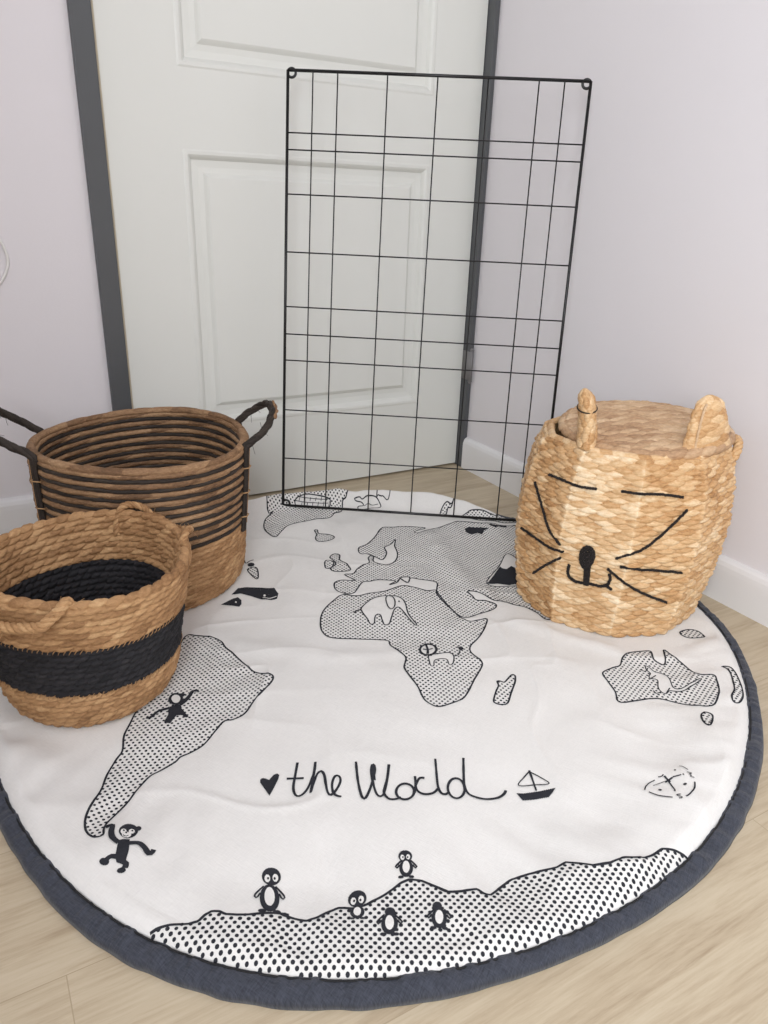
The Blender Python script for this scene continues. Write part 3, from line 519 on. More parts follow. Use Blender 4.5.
# ------------------------------------------------------------------ play mat
RIDGES = [([(-.39,-.445),(-.43,-.56),(-.449,-.719)],.007,.028),([(-.455,-.84),(-.36,-.976)],.004,.018),([(-.652,-.225),(-.72,-.40),(-.784,-.59)],.004,.035),([(-.93,-.68),(-.813,-.784),(-.70,-.82)],.003,.02)]
def wrinkle(x, y):
    dx, dy = x-CX, y-CY; th = np.arctan2(dy, dx); rho = np.hypot(dx, dy)/four(CI, th)
    u = .883*x-.47*y; v = .47*x+.883*y
    wx = u + .03*vnoise(x*7, y*7); wy = v + .03*vnoise(x*7+31, y*7+9)
    h = .0026*vnoise(wx*8+3, wy*8)+.0015*vnoise(wx*17, wy*19+4)
    rd = 1-np.abs(vnoise(wx*4.5+11, wy*9+2)); h = h + .0050*rd**5*(.5+.5*vnoise(x*5, y*5+40))
    rd = 1-np.abs(vnoise(wx*10+71, wy*5+22)); h = h + .0034*rd**6*(.5+.5*vnoise(x*4+9, y*4))
    # puckers where the rim seam gathers the cloth
    edge = np.clip((rho-.70)/.2, 0, 1)*np.clip((1.0-rho)/.04, 0, 1)
    s = th*.63
    h = h + edge*(.0050*vnoise(s*13+rho*6, rho*4+3)+.0030*vnoise(s*30-rho*9, rho*5))
    for pts, amp, wd in RIDGES:
        best = np.full(np.shape(x), 9.)
        for (ax, ay), (bx, by) in zip(pts[:-1], pts[1:]):
            ex, ey = bx-ax, by-ay; t = np.clip(((x-ax)*ex+(y-ay)*ey)/(ex*ex+ey*ey), 0, 1)
            best = np.minimum(best, np.hypot(x-ax-t*ex, y-ay-t*ey))
        h = h + amp*np.exp(-(best/wd)**2)
    m = 1.0
    for bx, by, br in BASKETS: m = m*np.clip((np.hypot(x-bx, y-by)-br+.01)/.05, 0, 1)
    return h*m*np.clip((1.0-rho)/.03, 0, 1)
def H(x, y): return hbase(x, y, CI)+wrinkle(x, y)

def build_mat():
    root = thing('play_mat', 'large round cream play mat printed with a dotted world map, dark grey rim', 'rug', (CX, CY, 0))
    NT = 640
    tt = np.r_[np.linspace(.0, .9, 150), np.linspace(.905, 1.0, 42)]
    th = np.linspace(-math.pi, math.pi, NT, endpoint=False)
    r = four(CI, th)
    X = CX+np.outer(tt, r*np.cos(th)); Y = CY+np.outer(tt, r*np.sin(th)); Z = H(X, Y)
    # underside edge
    X = np.vstack([X, X[-1:]]); Y = np.vstack([Y, Y[-1:]]); Z = np.vstack([Z, np.full((1, NT), .003)])
    nr = X.shape[0]
    V = np.stack([X.ravel()-CX, Y.ravel()-CY, Z.ravel()], 1)
    i = np.arange(nr-1)[:, None]*NT; j = np.arange(NT)[None]; j2 = (j+1) % NT
    F = np.stack([i+j, i+NT+j, i+NT+j2, i+j2], -1).reshape(-1, 4)
    verts = [V]; faces = [F.tolist()]; mi = [0]*len(F); base = len(V)
    iv = []; fc = []; mm = []
    def rho(x, y):
        dx, dy = x-CX, y-CY; return np.hypot(dx, dy)/four(CI, np.arctan2(dy, dx))
    def add(poly, eps, mat):
        nonlocal iv
        b = base+len(iv); iv += [(p[0], p[1], eps) for p in poly]; fc.append(tuple(range(b, b+len(poly)))); mm.append(mat)
    def ribbon(P, w, closed, eps, mat=1):
        P = resample(P, .0030, closed); n = len(P); w = w*1.3
        if n < 3: return
        tg = (np.roll(P, -1, 0)-np.roll(P, 1, 0)) if closed else np.gradient(P, axis=0)
        tg /= np.linalg.norm(tg, axis=1)[:, None]+1e-9; nn = np.stack([-tg[:, 1], tg[:, 0]], 1)*w/2
        nn *= (1+.15*vnoise(np.arange(n)*.3, np.full(n, P[0, 0]*99)))[:, None]
        A = P+nn; B = P-nn; rr = rho(P[:, 0], P[:, 1])
        for k in range(n if closed else n-1):
            l = (k+1) % n
            if rr[k] > .999: continue
            add([A[k], B[k], B[l], A[l]], eps, mat)
    def inside(poly, X, Y):
        c = np.zeros(X.shape, bool); n = len(poly)
        for k in range(n):
            x1, y1 = poly[k]; x2, y2 = poly[(k+1) % n]
            if y1 == y2: continue
            m = ((Y < y1) != (Y < y2)) & (X < (x2-x1)*(Y-y1)/(y2-y1)+x1); c ^= m
        return c
    def fillp(poly, eps, mat):
        y0, y1 = poly[:, 1].min(), poly[:, 1].max(); n = max(3, int(math.ceil((y1-y0)/.0009))); ys = np.linspace(y0, y1, n+1)
        xs_prev = None
        for a, b in zip(ys[:-1], ys[1:]):
            y = (a+b)/2; xs = []
            for k in range(len(poly)):
                p, q_ = poly[k], poly[(k+1) % len(poly)]
                if (p[1] > y) != (q_[1] > y): xs.append(p[0]+(y-p[1])/(q_[1]-p[1])*(q_[0]-p[0]))
            xs.sort()
            for s, e in zip(xs[::2], xs[1::2]):
                m = max(1, int((e-s)/.004)+1)
                for u in range(m):
                    c0, c1 = s+(e-s)*u/m, s+(e-s)*(u+1)/m
                    add([(c0, a-.00008), (c1, a-.00008), (c1, b+.00008), (c0, b+.00008)], eps, mat)
    E1 = np.array([.883, -.4695]); E2 = np.array([.4695, .883])
    polys = [(t, w_*.001, np.array(c, float).reshape(-1, 2)/10000) for t, w_, c in PRINT]
    whites = [catmull(p, True, 4) for t, w_, p in polys if t == 'white']
    ndots = 0
    for t, w_, p in polys:
        if t in ('land', 'ant'):
            a, b_, d_, ns = (.0088, .0052, .0039, 7) if t == 'land' else (.0092, .0052, .0045, 8)
            sp = p if t == 'ant' else catmull(p, True, 4)
            if t == 'ant': sp = p
            uu = sp@E1; vv = sp@E2
            I = np.arange(int(uu.min()/a)-1, int(uu.max()/a)+2); J = np.arange(int(vv.min()/b_)-1, int(vv.max()/b_)+2)
            II, JJ = np.meshgrid(I, J); U = (II+.5*(JJ % 2))*a; Vv = JJ*b_
            X_ = U*E1[0]+Vv*E2[0]; Y_ = U*E1[1]+Vv*E2[1]
            ok = inside(sp, X_, Y_) & (rho(X_, Y_) < .9985)
            for wp in whites: ok &= ~inside(wp, X_, Y_)
            for x, y in zip(X_[ok], Y_[ok]):
                q0 = rng.rand(); rr_ = d_/2*(.9+.2*rng.rand())
                add([(x+rr_*math.cos(6.2832*(k+q0)/ns), y+rr_*math.sin(6.2832*(k+q0)/ns)) for k in range(ns)], .0006, 1); ndots += 1
            ribbon(sp, w_, True, .00085)
        elif t == 'white': ribbon(catmull(p, True, 5), w_, True, .00095)
        elif t == 'fill': fillp(p, .0011, 1)
        elif t == 'pupil': add([tuple(v_) for v_ in p], .0022, 1)
        elif t == 'wfill': fillp(p, .0014, 2)
        elif t == 'stroke': ribbon(catmull(p, False, 6), w_, False, .0017)
        elif t == 'wstroke': ribbon(catmull(p, False, 6), w_, False, .0019, 2)
    iv = np.array(iv); Zi = H(iv[:, 0], iv[:, 1])+iv[:, 2]*.75
    iv = np.stack([iv[:, 0]-CX, iv[:, 1]-CY, Zi], 1)
    V = np.vstack([V, iv]); faces = F.tolist()+fc; mi = mi+mm
    cloth = mesh_obj('cloth', V, faces, [M_cloth, M_ink, M_pale], root, True, midx=mi)
    print('dots', ndots, 'ink faces', len(fc))
    # rim band: puckered padded strip of charcoal linen
    th = np.linspace(-math.pi, math.pi, 1400, endpoint=False); ri = four(CI, th)-.006; ro = four(CO, th); K = 15
    rows = []
    pk = .0016*vnoise(th*45, th*0)+.0012*vnoise(th*130, th*0+5); ro = ro+.0012*vnoise(th*25, th*0+9)
    for k in range(K):
        s = k/(K-1); rr = ri+(ro-ri)*s
        z = .0085+.005*math.sin(math.pi*min(1, s*1.15)*.9) if s < .75 else (.0085+.005*math.sin(math.pi*min(1, .75*1.15)*.9))*math.sqrt(max(0, 1-((s-.75)/.25)**2))
        zz = z+(pk*math.sin(math.pi*s)*1.5)+.0006*vnoise(th*40+s*9, th*0+s*5)*math.sin(math.pi*s)
        rows.append(np.stack([rr*np.cos(th), rr*np.sin(th), np.maximum(zz, .0006)], 1))
    rows.append(np.stack([ri*np.cos(th), ri*np.sin(th), th*0+.0006], 1))
    V = np.vstack(rows); n = 1400; nr = len(rows)
    i = np.arange(nr)[:, None]*n; i2 = ((np.arange(nr)+1) % nr)[:, None]*n; j = np.arange(n)[None]; j2 = (j+1) % n
    F = np.stack([i+j, i2+j, i2+j2, i+j2], -1).reshape(-1, 4)
    mesh_obj('rim_band', V, F, M_denim, root)
    c = MB(); t2 = np.linspace(-math.pi, math.pi, 500, endpoint=False); rc = four(CI, t2)+.0022
    c.tube(np.stack([rc*np.cos(t2), rc*np.sin(t2), 0.0124+t2*0], 1), .0013, 6, closed=True); c.build('rim_cord', M_cord, root)
build_mat()

# ------------------------------------------------------------------ woven baskets
def densify(pts, k): return resample(pts, k)
class Woven:
    """surface of revolution built from rows (coils) with lumpy strands"""
    def __init__(s, prof, rows, thick, shift, tilt=(0, 0), poly=None, spm=8, rimr=None, floor_row=.01, rim_type=0, wob=.004):
        s.prof = np.array(prof); s.shift = shift; s.tilt = tilt; s.poly = poly; s.wob = wob
        s.h = s.prof[-1, 0]; s.rows = rows; s.thick = thick
        P_ = []                       # r, z, nr, nz, phase, row, type, side
        def rad(z): return np.interp(z, s.prof[:, 0], s.prof[:, 1])
        z = 0; s.bounds = []
        for ri, (hh, ty) in enumerate(rows):
            for k in range(spm):
                p = k/spm; zz = z+hh*p; dz = .002
                sl = (rad(zz+dz)-rad(max(0, zz-dz)))/(zz+dz-max(0, zz-dz)); n = np.array([1, -sl])/math.hypot(1, sl)
                P_.append((rad(zz), zz, n[0], n[1], p, ri, ty, 0))
            s.bounds.append((z, z+hh, ty)); z += hh
        R = rad(s.h); rr = thick/2*(rimr or 1.15)
        nrm = 2*spm; nR = len(rows)
        for k in range(nrm+1):
            a = math.pi*(k/nrm)
            P_.append((R-thick/2+rr*math.cos(a)*1.0, s.h+rr*math.sin(a), math.cos(a), math.sin(a), .1+.8*k/nrm, nR, rim_type, 2))
        z = s.h
        for ri in reversed(range(len(rows))):
            hh, ty = rows[ri]
            for k in range(spm):
                p = k/spm; zz = z-hh*p
                if zz < .008: continue
                P_.append((rad(zz)-thick, zz, -1, .0, p, ri+500, ty, 1))
            z -= hh
        ri0 = rad(.008)-thick; nf = int(ri0/floor_row)
        for q in range(nf):
            for k in range(spm):
                p = k/spm; P_.append((max(.0005, ri0-(q+p)*floor_row), .008, 0, 1, p, 900+q, rows[0][1], 3))
        s.P = np.array(P_)
    def center(s, z):
        k = 1-z/s.h; return s.shift[0]*k, s.shift[1]*k
    def pf(s, th):
        if not s.poly: return 1+0*th
        n, th0, bl = s.poly; w = 2*math.pi/n; a = np.mod(th-th0, w)-w/2
        return 1-bl+bl*math.cos(w/2)/np.cos(a)
    def place(s, r, z, th):
        c = s.center(z); f = s.pf(th)
        wv = 1+s.wob*np.sin(2*th+1.3+z*4)*2+s.wob*np.sin(3*th+.4-z*7)
        x = c[0]+r*f*wv*np.cos(th); y = c[1]+r*f*wv*np.sin(th)
        zz = z+x*s.tilt[0]*(z/s.h)+y*s.tilt[1]*(z/s.h)+s.wob*.8*(z/s.h)*np.sin(2*th+.5)
        return x, y, zz
    def on(s, thd, z, off=0):
        th = math.radians(thd); r = float(np.interp(z, s.prof[:, 0], s.prof[:, 1]))+off
        return np.array(s.place(r, z, np.array(th)), float)
    def build(s, disp, NT, parts, root):
        """parts: {type: (name, material)}"""
        P_ = s.P; th = np.linspace(-math.pi, math.pi, NT, endpoint=False)
        Pn = [P_[:, k][:, None] for k in range(8)]
        D, tone = disp(Pn[4], th[None], Pn[5], Pn[6], Pn[7])
        D = D*np.where(Pn[1] < .004, .4, 1)
        r = Pn[0]+Pn[2]*D; z = Pn[1]+Pn[3]*D
        TH = th[None]+0*r
        c0, c1 = s.center(z); f = s.pf(th)[None]
        wv = 1+s.wob*np.sin(2*TH+1.3+z*4)*2+s.wob*np.sin(3*TH+.4-z*7)
        x = c0+r*f*wv*np.cos(TH); y = c1+r*f*wv*np.sin(TH)
        zz = z+(x*s.tilt[0]+y*s.tilt[1]+s.wob*.8*np.sin(2*TH+.5))*(z/s.h)
        V = np.stack([x.ravel(), y.ravel(), zz.ravel()], 1); tone = (tone+0*r).ravel()
        n = len(P_); i = np.arange(n-1)[:, None]*NT; j = np.arange(NT)[None]; j2 = (j+1) % NT
        F = np.stack([i+j, i+j2, i+NT+j2, i+NT+j], -1)
        ty = P_[:-1, 6].astype(int)
        for names, (types) in parts:
            name, mats = names
            sel = np.isin(ty, types)
            FF = F[sel].reshape(-1, 4); used, inv = np.unique(FF, return_inverse=True)
            mi = np.repeat([types.index(t) for t in ty[sel]], NT)
            mesh_obj(name, V[used], inv.reshape(-1, 4), mats, root, True, midx=mi, attr=tone[used])

def rope_disp(cfg):
    """cfg[type] = (amp, lumps around, slant, lump depth)"""
    def f(p, th, row, ty, side):
        D = 0*p+0*th; T = D+.5
        prof = np.sqrt(np.clip(1-(2*p-1)**2, 0, 1))
        for t, (amp, N, sl, dep) in cfg.items():
            ph = th*N/(2*math.pi)+sl*(p-.5)+hash1(row, 3)*1.0+.12*np.sin(th*7+row)
            q = ph-np.floor(ph); idn = np.mod(np.floor(ph), N)
            lump = np.sqrt(np.clip(1-(2*q-1)**2, 0, 1))**.8
            jit = .75+.5*hash1(idn, row)
            d = amp*(prof**.8)*((1-dep)+dep*lump*jit)
            tt = hash1(idn+.5, row+7)
            m = (ty == t)
            D = np.where(m, d, D); T = np.where(m, tt, T)
        return D, T
    return f

def lens(p, row, Q, sl, hh, stag, over, par=None, N=None, seed=0):
    """overlapping leaf-shaped strands; p = phase in row, Q = phase along the row"""
    best = np.zeros(np.broadcast(p, Q).shape); T = best+.5
    for dr in (-1, 0, 1):
        rr = row+dr
        off = stag*np.mod(rr, 2)+.25*(hash1(rr, 2+seed)-.5)
        q0 = Q+off; i0 = np.floor(q0); q = q0-i0
        for dq in (-1, 0, 1):
            qq = (q-dq-.5)/over
            idn = i0+dq
            if N is not None: idn = np.mod(idn, N)
            j = hash1(idn+.37, rr*1.31+seed); j2 = hash1(idn+5.1, rr*.7+seed+2)
            c = np.clip(np.cos(math.pi*np.clip(qq, -.5, .5)), 0, 1)
            v = ((p-.5-dr)-sl*(q-dq-.5)-.16*(j2-.5))/(hh*(.85+.3*j)*np.maximum(c, .02)**.75)
            d = np.sqrt(np.clip(1-v*v, 0, 1))*c**.35*(.70+.42*j)
            d = d*(1-.10*np.abs(np.sin((v*2.2+j*5)*math.pi)))
            m = d > best
            best = np.where(m, d, best); T = np.where(m, j2, T)
    return best, T
def lens_disp(cfg):
    def f(p, th, row, ty, side):
        D = 0*p+0*th; T = D+.5
        for t, (amp, N, sl, hh, stag, over) in cfg.items():
            m = (ty == t)[:, 0]
            if not m.any(): continue
            thw = th+.010*np.sin(th*5+row[m]*1.9)
            d, tt = lens(p[m], row[m], thw*N/(2*math.pi), sl, hh, stag, over, N=N)
            D[m] = amp*d; T[m] = tt
        return D, T
    return f

# --- small seagrass basket
def hairs(root_mb, pts, n, L, spread):
    pts = np.asarray(pts)
    for _ in range(n):
        p = pts[rng.randint(len(pts))]; d = rng.randn(3); d /= np.linalg.norm(d)
        l = L*(.4+rng.rand()); b = rng.randn(3)*.3
        q = [p+d*l*t+b*l*t*t for t in np.linspace(0, 1, 5)]
        root_mb.tube(q, np.linspace(.0006, .0003, 5), 4, tone=rng.rand())

BZ = .0135
def small_basket():
    root = thing('woven_basket', 'small round seagrass basket with a wide black band, in front of the striped basket', 'basket', (-1.167, -.682, BZ), None)
    zt = .2335-BZ+.0
    prof = [(0, .092), (.004, .104), (.012, .113), (.03, .1215), (.06, .1275), (.1, .1325), (.15, .1395), (.2, .147), (zt, .151)]
    rows = []; z = 0; rh = .0098
    n = int(round(zt/rh)); rh = zt/n
    for k in range(n):
        zc = (k+.5)*rh; rows.append((rh, 1 if .068 < zc < .146 else 0))
    wv = Woven(prof, rows, .0095, (-.004, .0), tilt=(-.008, .030), rim_type=0, floor_row=.0105, wob=.006, rimr=.85)
    wv.build(lens_disp({0: (.0062, 46., .40, .48, .5, 1.5), 1: (.0052, 56., .40, .48, .5, 1.4)}), 720, [(('basket_body', [M_sea]), [0]), (('black_band', [M_blk]), [1])], root)
    # loose stitching along both edges of the black band
    eds = [sum(b_[1]-b_[0] for b_ in wv.bounds[:i]) for i in range(1, len(wv.bounds)) if wv.bounds[i][2] != wv.bounds[i-1][2]]
    for zb in eds:
        st = MB()
        ths = np.linspace(-180, 180, 260)
        for a, b_ in zip(ths[::2], ths[1::2]):
            st.tube([wv.on(a, zb-.004, .0035), wv.on((a+b_)/2, zb, .0052), wv.on(b_+.6, zb+.004, .0035)], .0006, 5)
        st.build('stitching', M_sea, root)
    # rope handles drooping outside the rim
    for a0, a1, drop, out, lift, hr in ((-165, -104, .012, .021, 0, .0078), (-10, 58, .006, .016, 1, .0062)):
        h = MB(); am = (a0+a1)/2; hw = (a1-a0)/2
        P_ = [wv.on(a0, zt-.03, -.012), wv.on(a0, zt-.004, -.010), wv.on(a0+1+3*lift, zt+.010+.005*lift, -.002), wv.on(a0+4+8*lift, zt+.004+.006*lift, .011), wv.on(a0+9+9*lift, zt-drop*.6, out)]
        for t in np.linspace(-.5, .5, 7): P_.append(wv.on(am+hw*t*(1.3-.6*lift), zt-drop-.008*math.cos(t*3), out+.003))
        P_ += [wv.on(a1-9-9*lift, zt-drop*.6, out), wv.on(a1-4-8*lift, zt+.004+.006*lift, .011), wv.on(a1-1-3*lift, zt+.010+.005*lift, -.002), wv.on(a1, zt-.004, -.010), wv.on(a1, zt-.03, -.012)]
        pp = catmull(P_, False, 6); h.rope(pp, hr, 3, .026)
        hairs(h, pp, 16, .018, 1)
        h.build('handle', M_sea, root)
small_basket()

# --- big striped basket
def big_basket():
    root = thing('woven_basket', 'tall striped brown and black woven basket with two upright loop handles, by the door', 'basket', (-1.001, -.357, BZ))
    zt = .300-BZ
    prof = [(0, .160), (.004, .168), (.012, .175), (.03, .1805), (.06, .1835), (.1, .185), (.16, .1875), (.22, .1905), (zt, .1925)]
    rows = []; z = 0; low = .146-BZ; n = 14
    for k in range(n): rows.append((low/n, 0))
    m = 9; pit = (zt-low)/m
    for k in range(m): rows += [(pit*.46, 2), (pit*.54, 1)]
    wv = Woven(prof, rows, .009, (-.006, .002), tilt=(.004, .018), rim_type=1, floor_row=.011, wob=.005, rimr=1.0)
    wv.build(lens_disp({0: (.0052, 58., .42, .48, .5, 1.5), 1: (.0058, 26., .22, .50, .5, 1.9), 2: (.0042, 34., .22, .50, .5, 1.9)}), 760,
             [(('basket_body', [M_sea, M_seaD, M_blk2]), [0, 1, 2])], root)
    for s, (a0, a1, out, up, nm) in enumerate(((-36, 6, .060, .050, 'r'), (195, 146, .100, .078, 'l'))):
        h = MB(); am = (a0+a1)/2
        c = np.array([math.cos(math.radians(am)), math.sin(math.radians(am)), 0]); A = wv.on(a0, zt, .004); B = wv.on(a1, zt, .004)
        P_ = [A+[0, 0, -.012], A+[0, 0, .004]]
        for t in np.linspace(0.12, .88, 9):
            e = math.sin(math.pi*t)**.75
            P_.append(A+(B-A)*(.5-.5*math.cos(math.pi*t))*1.0+c*out*e+np.array([0, 0, up*(math.sin(math.pi*t)**.8)+(.006 if t > .5 else 0)]))
        P_ += [B+[0, 0, .006], B+[0, 0, -.012]]
        pp = catmull(P_, False, 8); h.rope(pp, .0078, 3, .09, tone=[.1, .3, .5], sr=.0050, wob=.1)
        q = pp+np.array([c[0]*.0075, c[1]*.0075, .003]); 
        hairs(h, pp, 26, .016, 1)
        ho = h.build('handle', M_blk2, root)
        n_ = MB(); n_.rope(q[len(q)//3:-6], .0040, 2, .05); n_.build('straw_wrap', M_seaD, ho)
        for aa, nm2 in ((a0, 'f'), (a1, 'b')):
            s_ = MB()
            for da, rr in ((0, .0050), (1.9 if s == 0 else -1.9, .0042), (-1.7 if s == 0 else 1.7, .0030)):
                s_.tube(catmull([wv.on(aa+da, zz, .0062) for zz in np.linspace(.118, zt+.002, 9)], False, 4), rr, 8, tone=.25)
            s_.build('handle_strap', M_blk2, ho)
            s2 = MB()
            s2.tube(catmull([wv.on(aa+(3.6 if s == 0 else -3.6), zz, .007) for zz in np.linspace(.13, zt, 9)], False, 4), .0030, 7, tone=.7)
            for zz in (.15, .20, .25): s2.tube([wv.on(aa-3.0, zz, .005), wv.on(aa-1, zz, .014), wv.on(aa+1.5, zz+.001, .014), wv.on(aa+4.2, zz, .005)], .0012, 5, tone=.9)
            s2.build('strap_binding', M_sea, ho)
big_basket()

# --- cat basket
def cat_basket():
    cx, cy = -.2145, -.8240
    root = thing('cat_face_basket', 'tall lidded water hyacinth basket with a stitched cat face and ears, against the right wall', 'basket', (cx, cy, BZ))
    zt = .3475-BZ
    prof = [(0, .160), (.004, .168), (.015, .1715), (.05, .1765), (.09, .1835), (.15, .1890), (.2, .1895), (.25, .185), (.29, .178), (.32, .1685), (zt, .1595)]
    n = 40; rows = [(zt/n, 0)]*n
    def disp(p, th, row, ty, side):
        rim = side == 2; N = 36.0
        d, tone = lens(p, row, th*N/(2*math.pi)+.006*np.sin(th*5+row), .12, .76, .5, 1.14, N=N)
        d = .0104*d-.0022
        w_ = 2*math.pi/10; ae = np.mod(th-math.radians(-166)+w_/2, w_)-w_/2     # pale stakes between the flat panels
        stk = np.exp(-(ae/.022)**2)*(side == 0); fi = np.mod(np.floor((th-math.radians(-166))/w_), 10)
        pale = np.where(fi == 0, .30, np.where(fi == 9, -.16, .05))
        ph2 = th*46/(2*math.pi)+.5*p; q2 = ph2-np.floor(ph2)
        d2 = .0012*np.sqrt(np.clip(1-(2*q2-1)**2, 0, 1))
        d = np.where(rim, d2, np.where(side == 1, d*.6, d))
        tone = np.where(rim, hash1(np.floor(ph2), 4.), tone+pale*(side == 0))
        tone = np.clip(tone+.3*stk, -.2, 1.5)
        return d, tone
    wv = Woven(prof, rows, .010, (-.010, .006), tilt=(.026, -.010), poly=(10, math.radians(-168+2), .85), rim_type=0, floor_row=.014, wob=.0015, spm=9)
    wv.build(disp, 800, [(('basket_body', [M_hya]), [0])], root)
    off = .0090
    def line(name, pts, r=.0021, b=None):
        m = b or MB(); P_ = catmull([wv.on(a, z-BZ*0, off) for a, z in pts], False, 8); P_ = resample(P_, .004)
        for k in range(len(P_)): P_[k] += rng.randn(3)*.0003
        m.rope(P_, r*1.25, 2, .009, sr=r*.8, n=6)
        if b is None: m.build(name, M_yarn, root)
    def un(L): return [((a if a < 0 else a-360), z-BZ+.006) for a, z in L]
    CATPTS = dict(
        eyebrow=[[(176.1, .2873), (-173.1, .2888), (-162.7, .2871), (-152.5, .2879)], [(-139.9, .2912), (-130.8, .292), (-118.3, .2899), (-107.2, .2849)]],
        whisker=[[(166.6, .263), (177.4, .2276), (-173.9, .1946), (-164.6, .1756)], [(162.7, .1652), (177.4, .1639), (-171.9, .162), (-162.5, .1643)], [(177.1, .09), (-172.8, .1232), (-163.6, .1516)],
                 [(-104.0, .2631), (-113.5, .2287), (-123.9, .196), (-136.2, .1737)], [(-133.2, .1602), (-123.3, .1571), (-112.2, .1535), (-99.6, .1474)], [(-138.9, .1509), (-128.4, .1284), (-116.0, .105), (-102.2, .0856)]],
        mouth=[[(-158.5, .1421), (-158.8, .126), (-156.3, .1145), (-151.9, .1114), (-147.8, .1142)], [(-147.8, .1142), (-142.7, .1138), (-138.4, .117), (-136.7, .1291), (-137.4, .1428)], [(-138.4, .1184), (-134.6, .1124)]])
    for k, Ls in CATPTS.items():
        if k == 'mouth':
            b = MB()
            for L in Ls: line('mouth', un(L), .0024, b)
            b.build('mouth', M_yarn, root)
        else:
            for L in Ls: line(k, un(L), .0021)
    nb = MB(); c0_, z0_ = -150.2, .1700-BZ   # coiled oval nose with a stem
    for sc in (1, .72, .42, .15):
        P_ = [wv.on(c0_+3.3*sc*math.cos(t)*(1+.22*math.sin(t)), z0_+.0205*sc*math.sin(t), off+.0008) for t in np.linspace(0, 2*math.pi, 25)]
        nb.rope(P_, .0031, 2, .010, sr=.0023, n=6)
    for da in (-1.3, -.4, .5, 1.3):
        nb.rope([wv.on(-149.4+da*(1-.35*t)+t*1.3, .162-BZ-t*.046, off+.0008) for t in np.linspace(0, 1, 8)], .0026, 2, .010, sr=.0019, n=6)
    nb.build('nose', M_yarn, root)
    # lid, slightly off centre and tipped
    RL = .1445; NTl = 760
    lx, ly, lz = .0155, -.0085, zt+.0055
    P_ = []; nrow = 11; rw = RL/nrow; spm = 16
    prof_l = []
    for q in range(nrow):
        for k in range(spm):
            p = k/spm; r = (q+p)*rw; prof_l.append((max(r, .0004), .013+.006*(1-(r/RL)**2), 0, 1, p, q, 0))
    for k in range(13):
        a = math.pi/2-math.pi*k/12; prof_l.append((RL+.0065*math.cos(a), .0065+.0065*math.sin(a), math.cos(a), math.sin(a), .1+.8*k/12, nrow, 1))
    for k in range(1, 30): prof_l.append((max(.0004, RL*(1-k/29)), 0, 0, -1, .5, nrow+1, 2))
    Pl = np.array(prof_l); th = np.linspace(-math.pi, math.pi, NTl, endpoint=False)[None]
    r0, z0, nr_, nz_, p, row, kind = [Pl[:, k][:, None] for k in range(7)]
    xx = r0*np.cos(th); yy = r0*np.sin(th); uu = .883*xx-.47*yy; vv = .47*xx+.883*yy
    vr = vv/.0105+.15*np.sin(uu*60); rw2 = np.floor(vr)
    d, jit = lens(vr-rw2, rw2, uu/.034, .10, .90, .5, 1.15)
    ph = th*30/(2*math.pi)+.7*p; q = ph-np.floor(ph)
    de = .6*np.sqrt(np.clip(1-(2*q-1)**2, 0, 1)); je = hash1(np.mod(np.floor(ph), 30), 3.)
    d = .0060*np.where(kind == 1, de, d*np.clip((RL-r0)/.006, .3, 1)); jit = np.where(kind == 1, je, jit)
    d = np.where(kind == 2, 0, d)
    r = r0+nr_*d; z = z0+nz_*d
    x = r*np.cos(th); y = r*np.sin(th); z = z+0*th
    sag = -.006*np.clip((-x-.02)/RL, 0, 1)
    V = np.stack([x.ravel(), y.ravel(), (z+sag).ravel()], 1); n = len(Pl)
    i = np.arange(n-1)[:, None]*NTl; j = np.arange(NTl)[None]; j2 = (j+1) % NTl
    F = np.stack([i+j, i+NTl+j, i+NTl+j2, i+j2], -1).reshape(-1, 4)
    lid = mesh_obj('lid', V, F, M_hyaL, root, True, attr=(jit+0*r).ravel())
    lid.location = (lx, ly, lz); lid.rotation_euler = (math.radians(.8), math.radians(-2.6), 0)
    # ears
    for ang, hh, wd in ((-177, .096, .029), (-89, .086, .043)):
        nu, nv = 160, 130
        u = np.linspace(0, 2*math.pi, nu, endpoint=False)[None]; v = np.linspace(0, 1, nv)[:, None]
        env = np.sqrt(np.clip(1-v**(4.5 if ang < -150 else 3.0), 0, 1))*(1-.22*v)*(1+.18*np.exp(-v*9))
        a_ = wd*env; b_ = (.0128 if ang < -150 else .0115)*np.sqrt(np.clip(1-v**(6 if ang < -150 else 4), 0, 1))*(1-.12*v)
        rows_ = 8; pv = v*rows_; rw_ = np.floor(pv); p = pv-rw_
        ld, jit = lens(p, rw_, u*7/(2*math.pi), .25, .9, .5, 1.15, N=7, seed=ang)
        dd = .0058*ld*np.clip((1-v)*8, .25, 1)
        X = (a_+dd)*np.sign(np.cos(u))*np.abs(np.cos(u))**.9; Y = (b_+dd)*np.sin(u)
        Z = v*hh+0*u+dd*.3*(v > .8); Y = Y+.012*v*v
        V = np.stack([X.ravel(), Y.ravel(), Z.ravel()], 1)
        i = np.arange(nv-1)[:, None]*nu; j = np.arange(nu)[None]; j2 = (j+1) % nu
        F = np.stack([i+j, i+j2, i+nu+j2, i+nu+j], -1).reshape(-1, 4)
        e = mesh_obj('ear', V, F, M_hya, lid, True, attr=(jit+0*X).ravel())
        ar = math.radians(ang); rr = RL+.005 if ang < -150 else RL-.012
        e.location = (rr*math.cos(ar), rr*math.sin(ar), .010-(.006 if ang < -150 else 0)); e.rotation_euler = (0, 0, math.radians(48 if ang < -150 else -6))
        b = MB(); s_ = [(-(wd*.80)*math.sqrt(max(0, 1-t**3))*(1-.22*t)-.002, -.0115+.012*t*t, t*hh*.98) for t in np.linspace(0, .9, 12)]
        b.tube(s_, .0022, 7, tone=.9)
        t0 = .66; ww = wd*math.sqrt(1-t0**3)*(1-.22*t0)+.0045; b2 = MB()
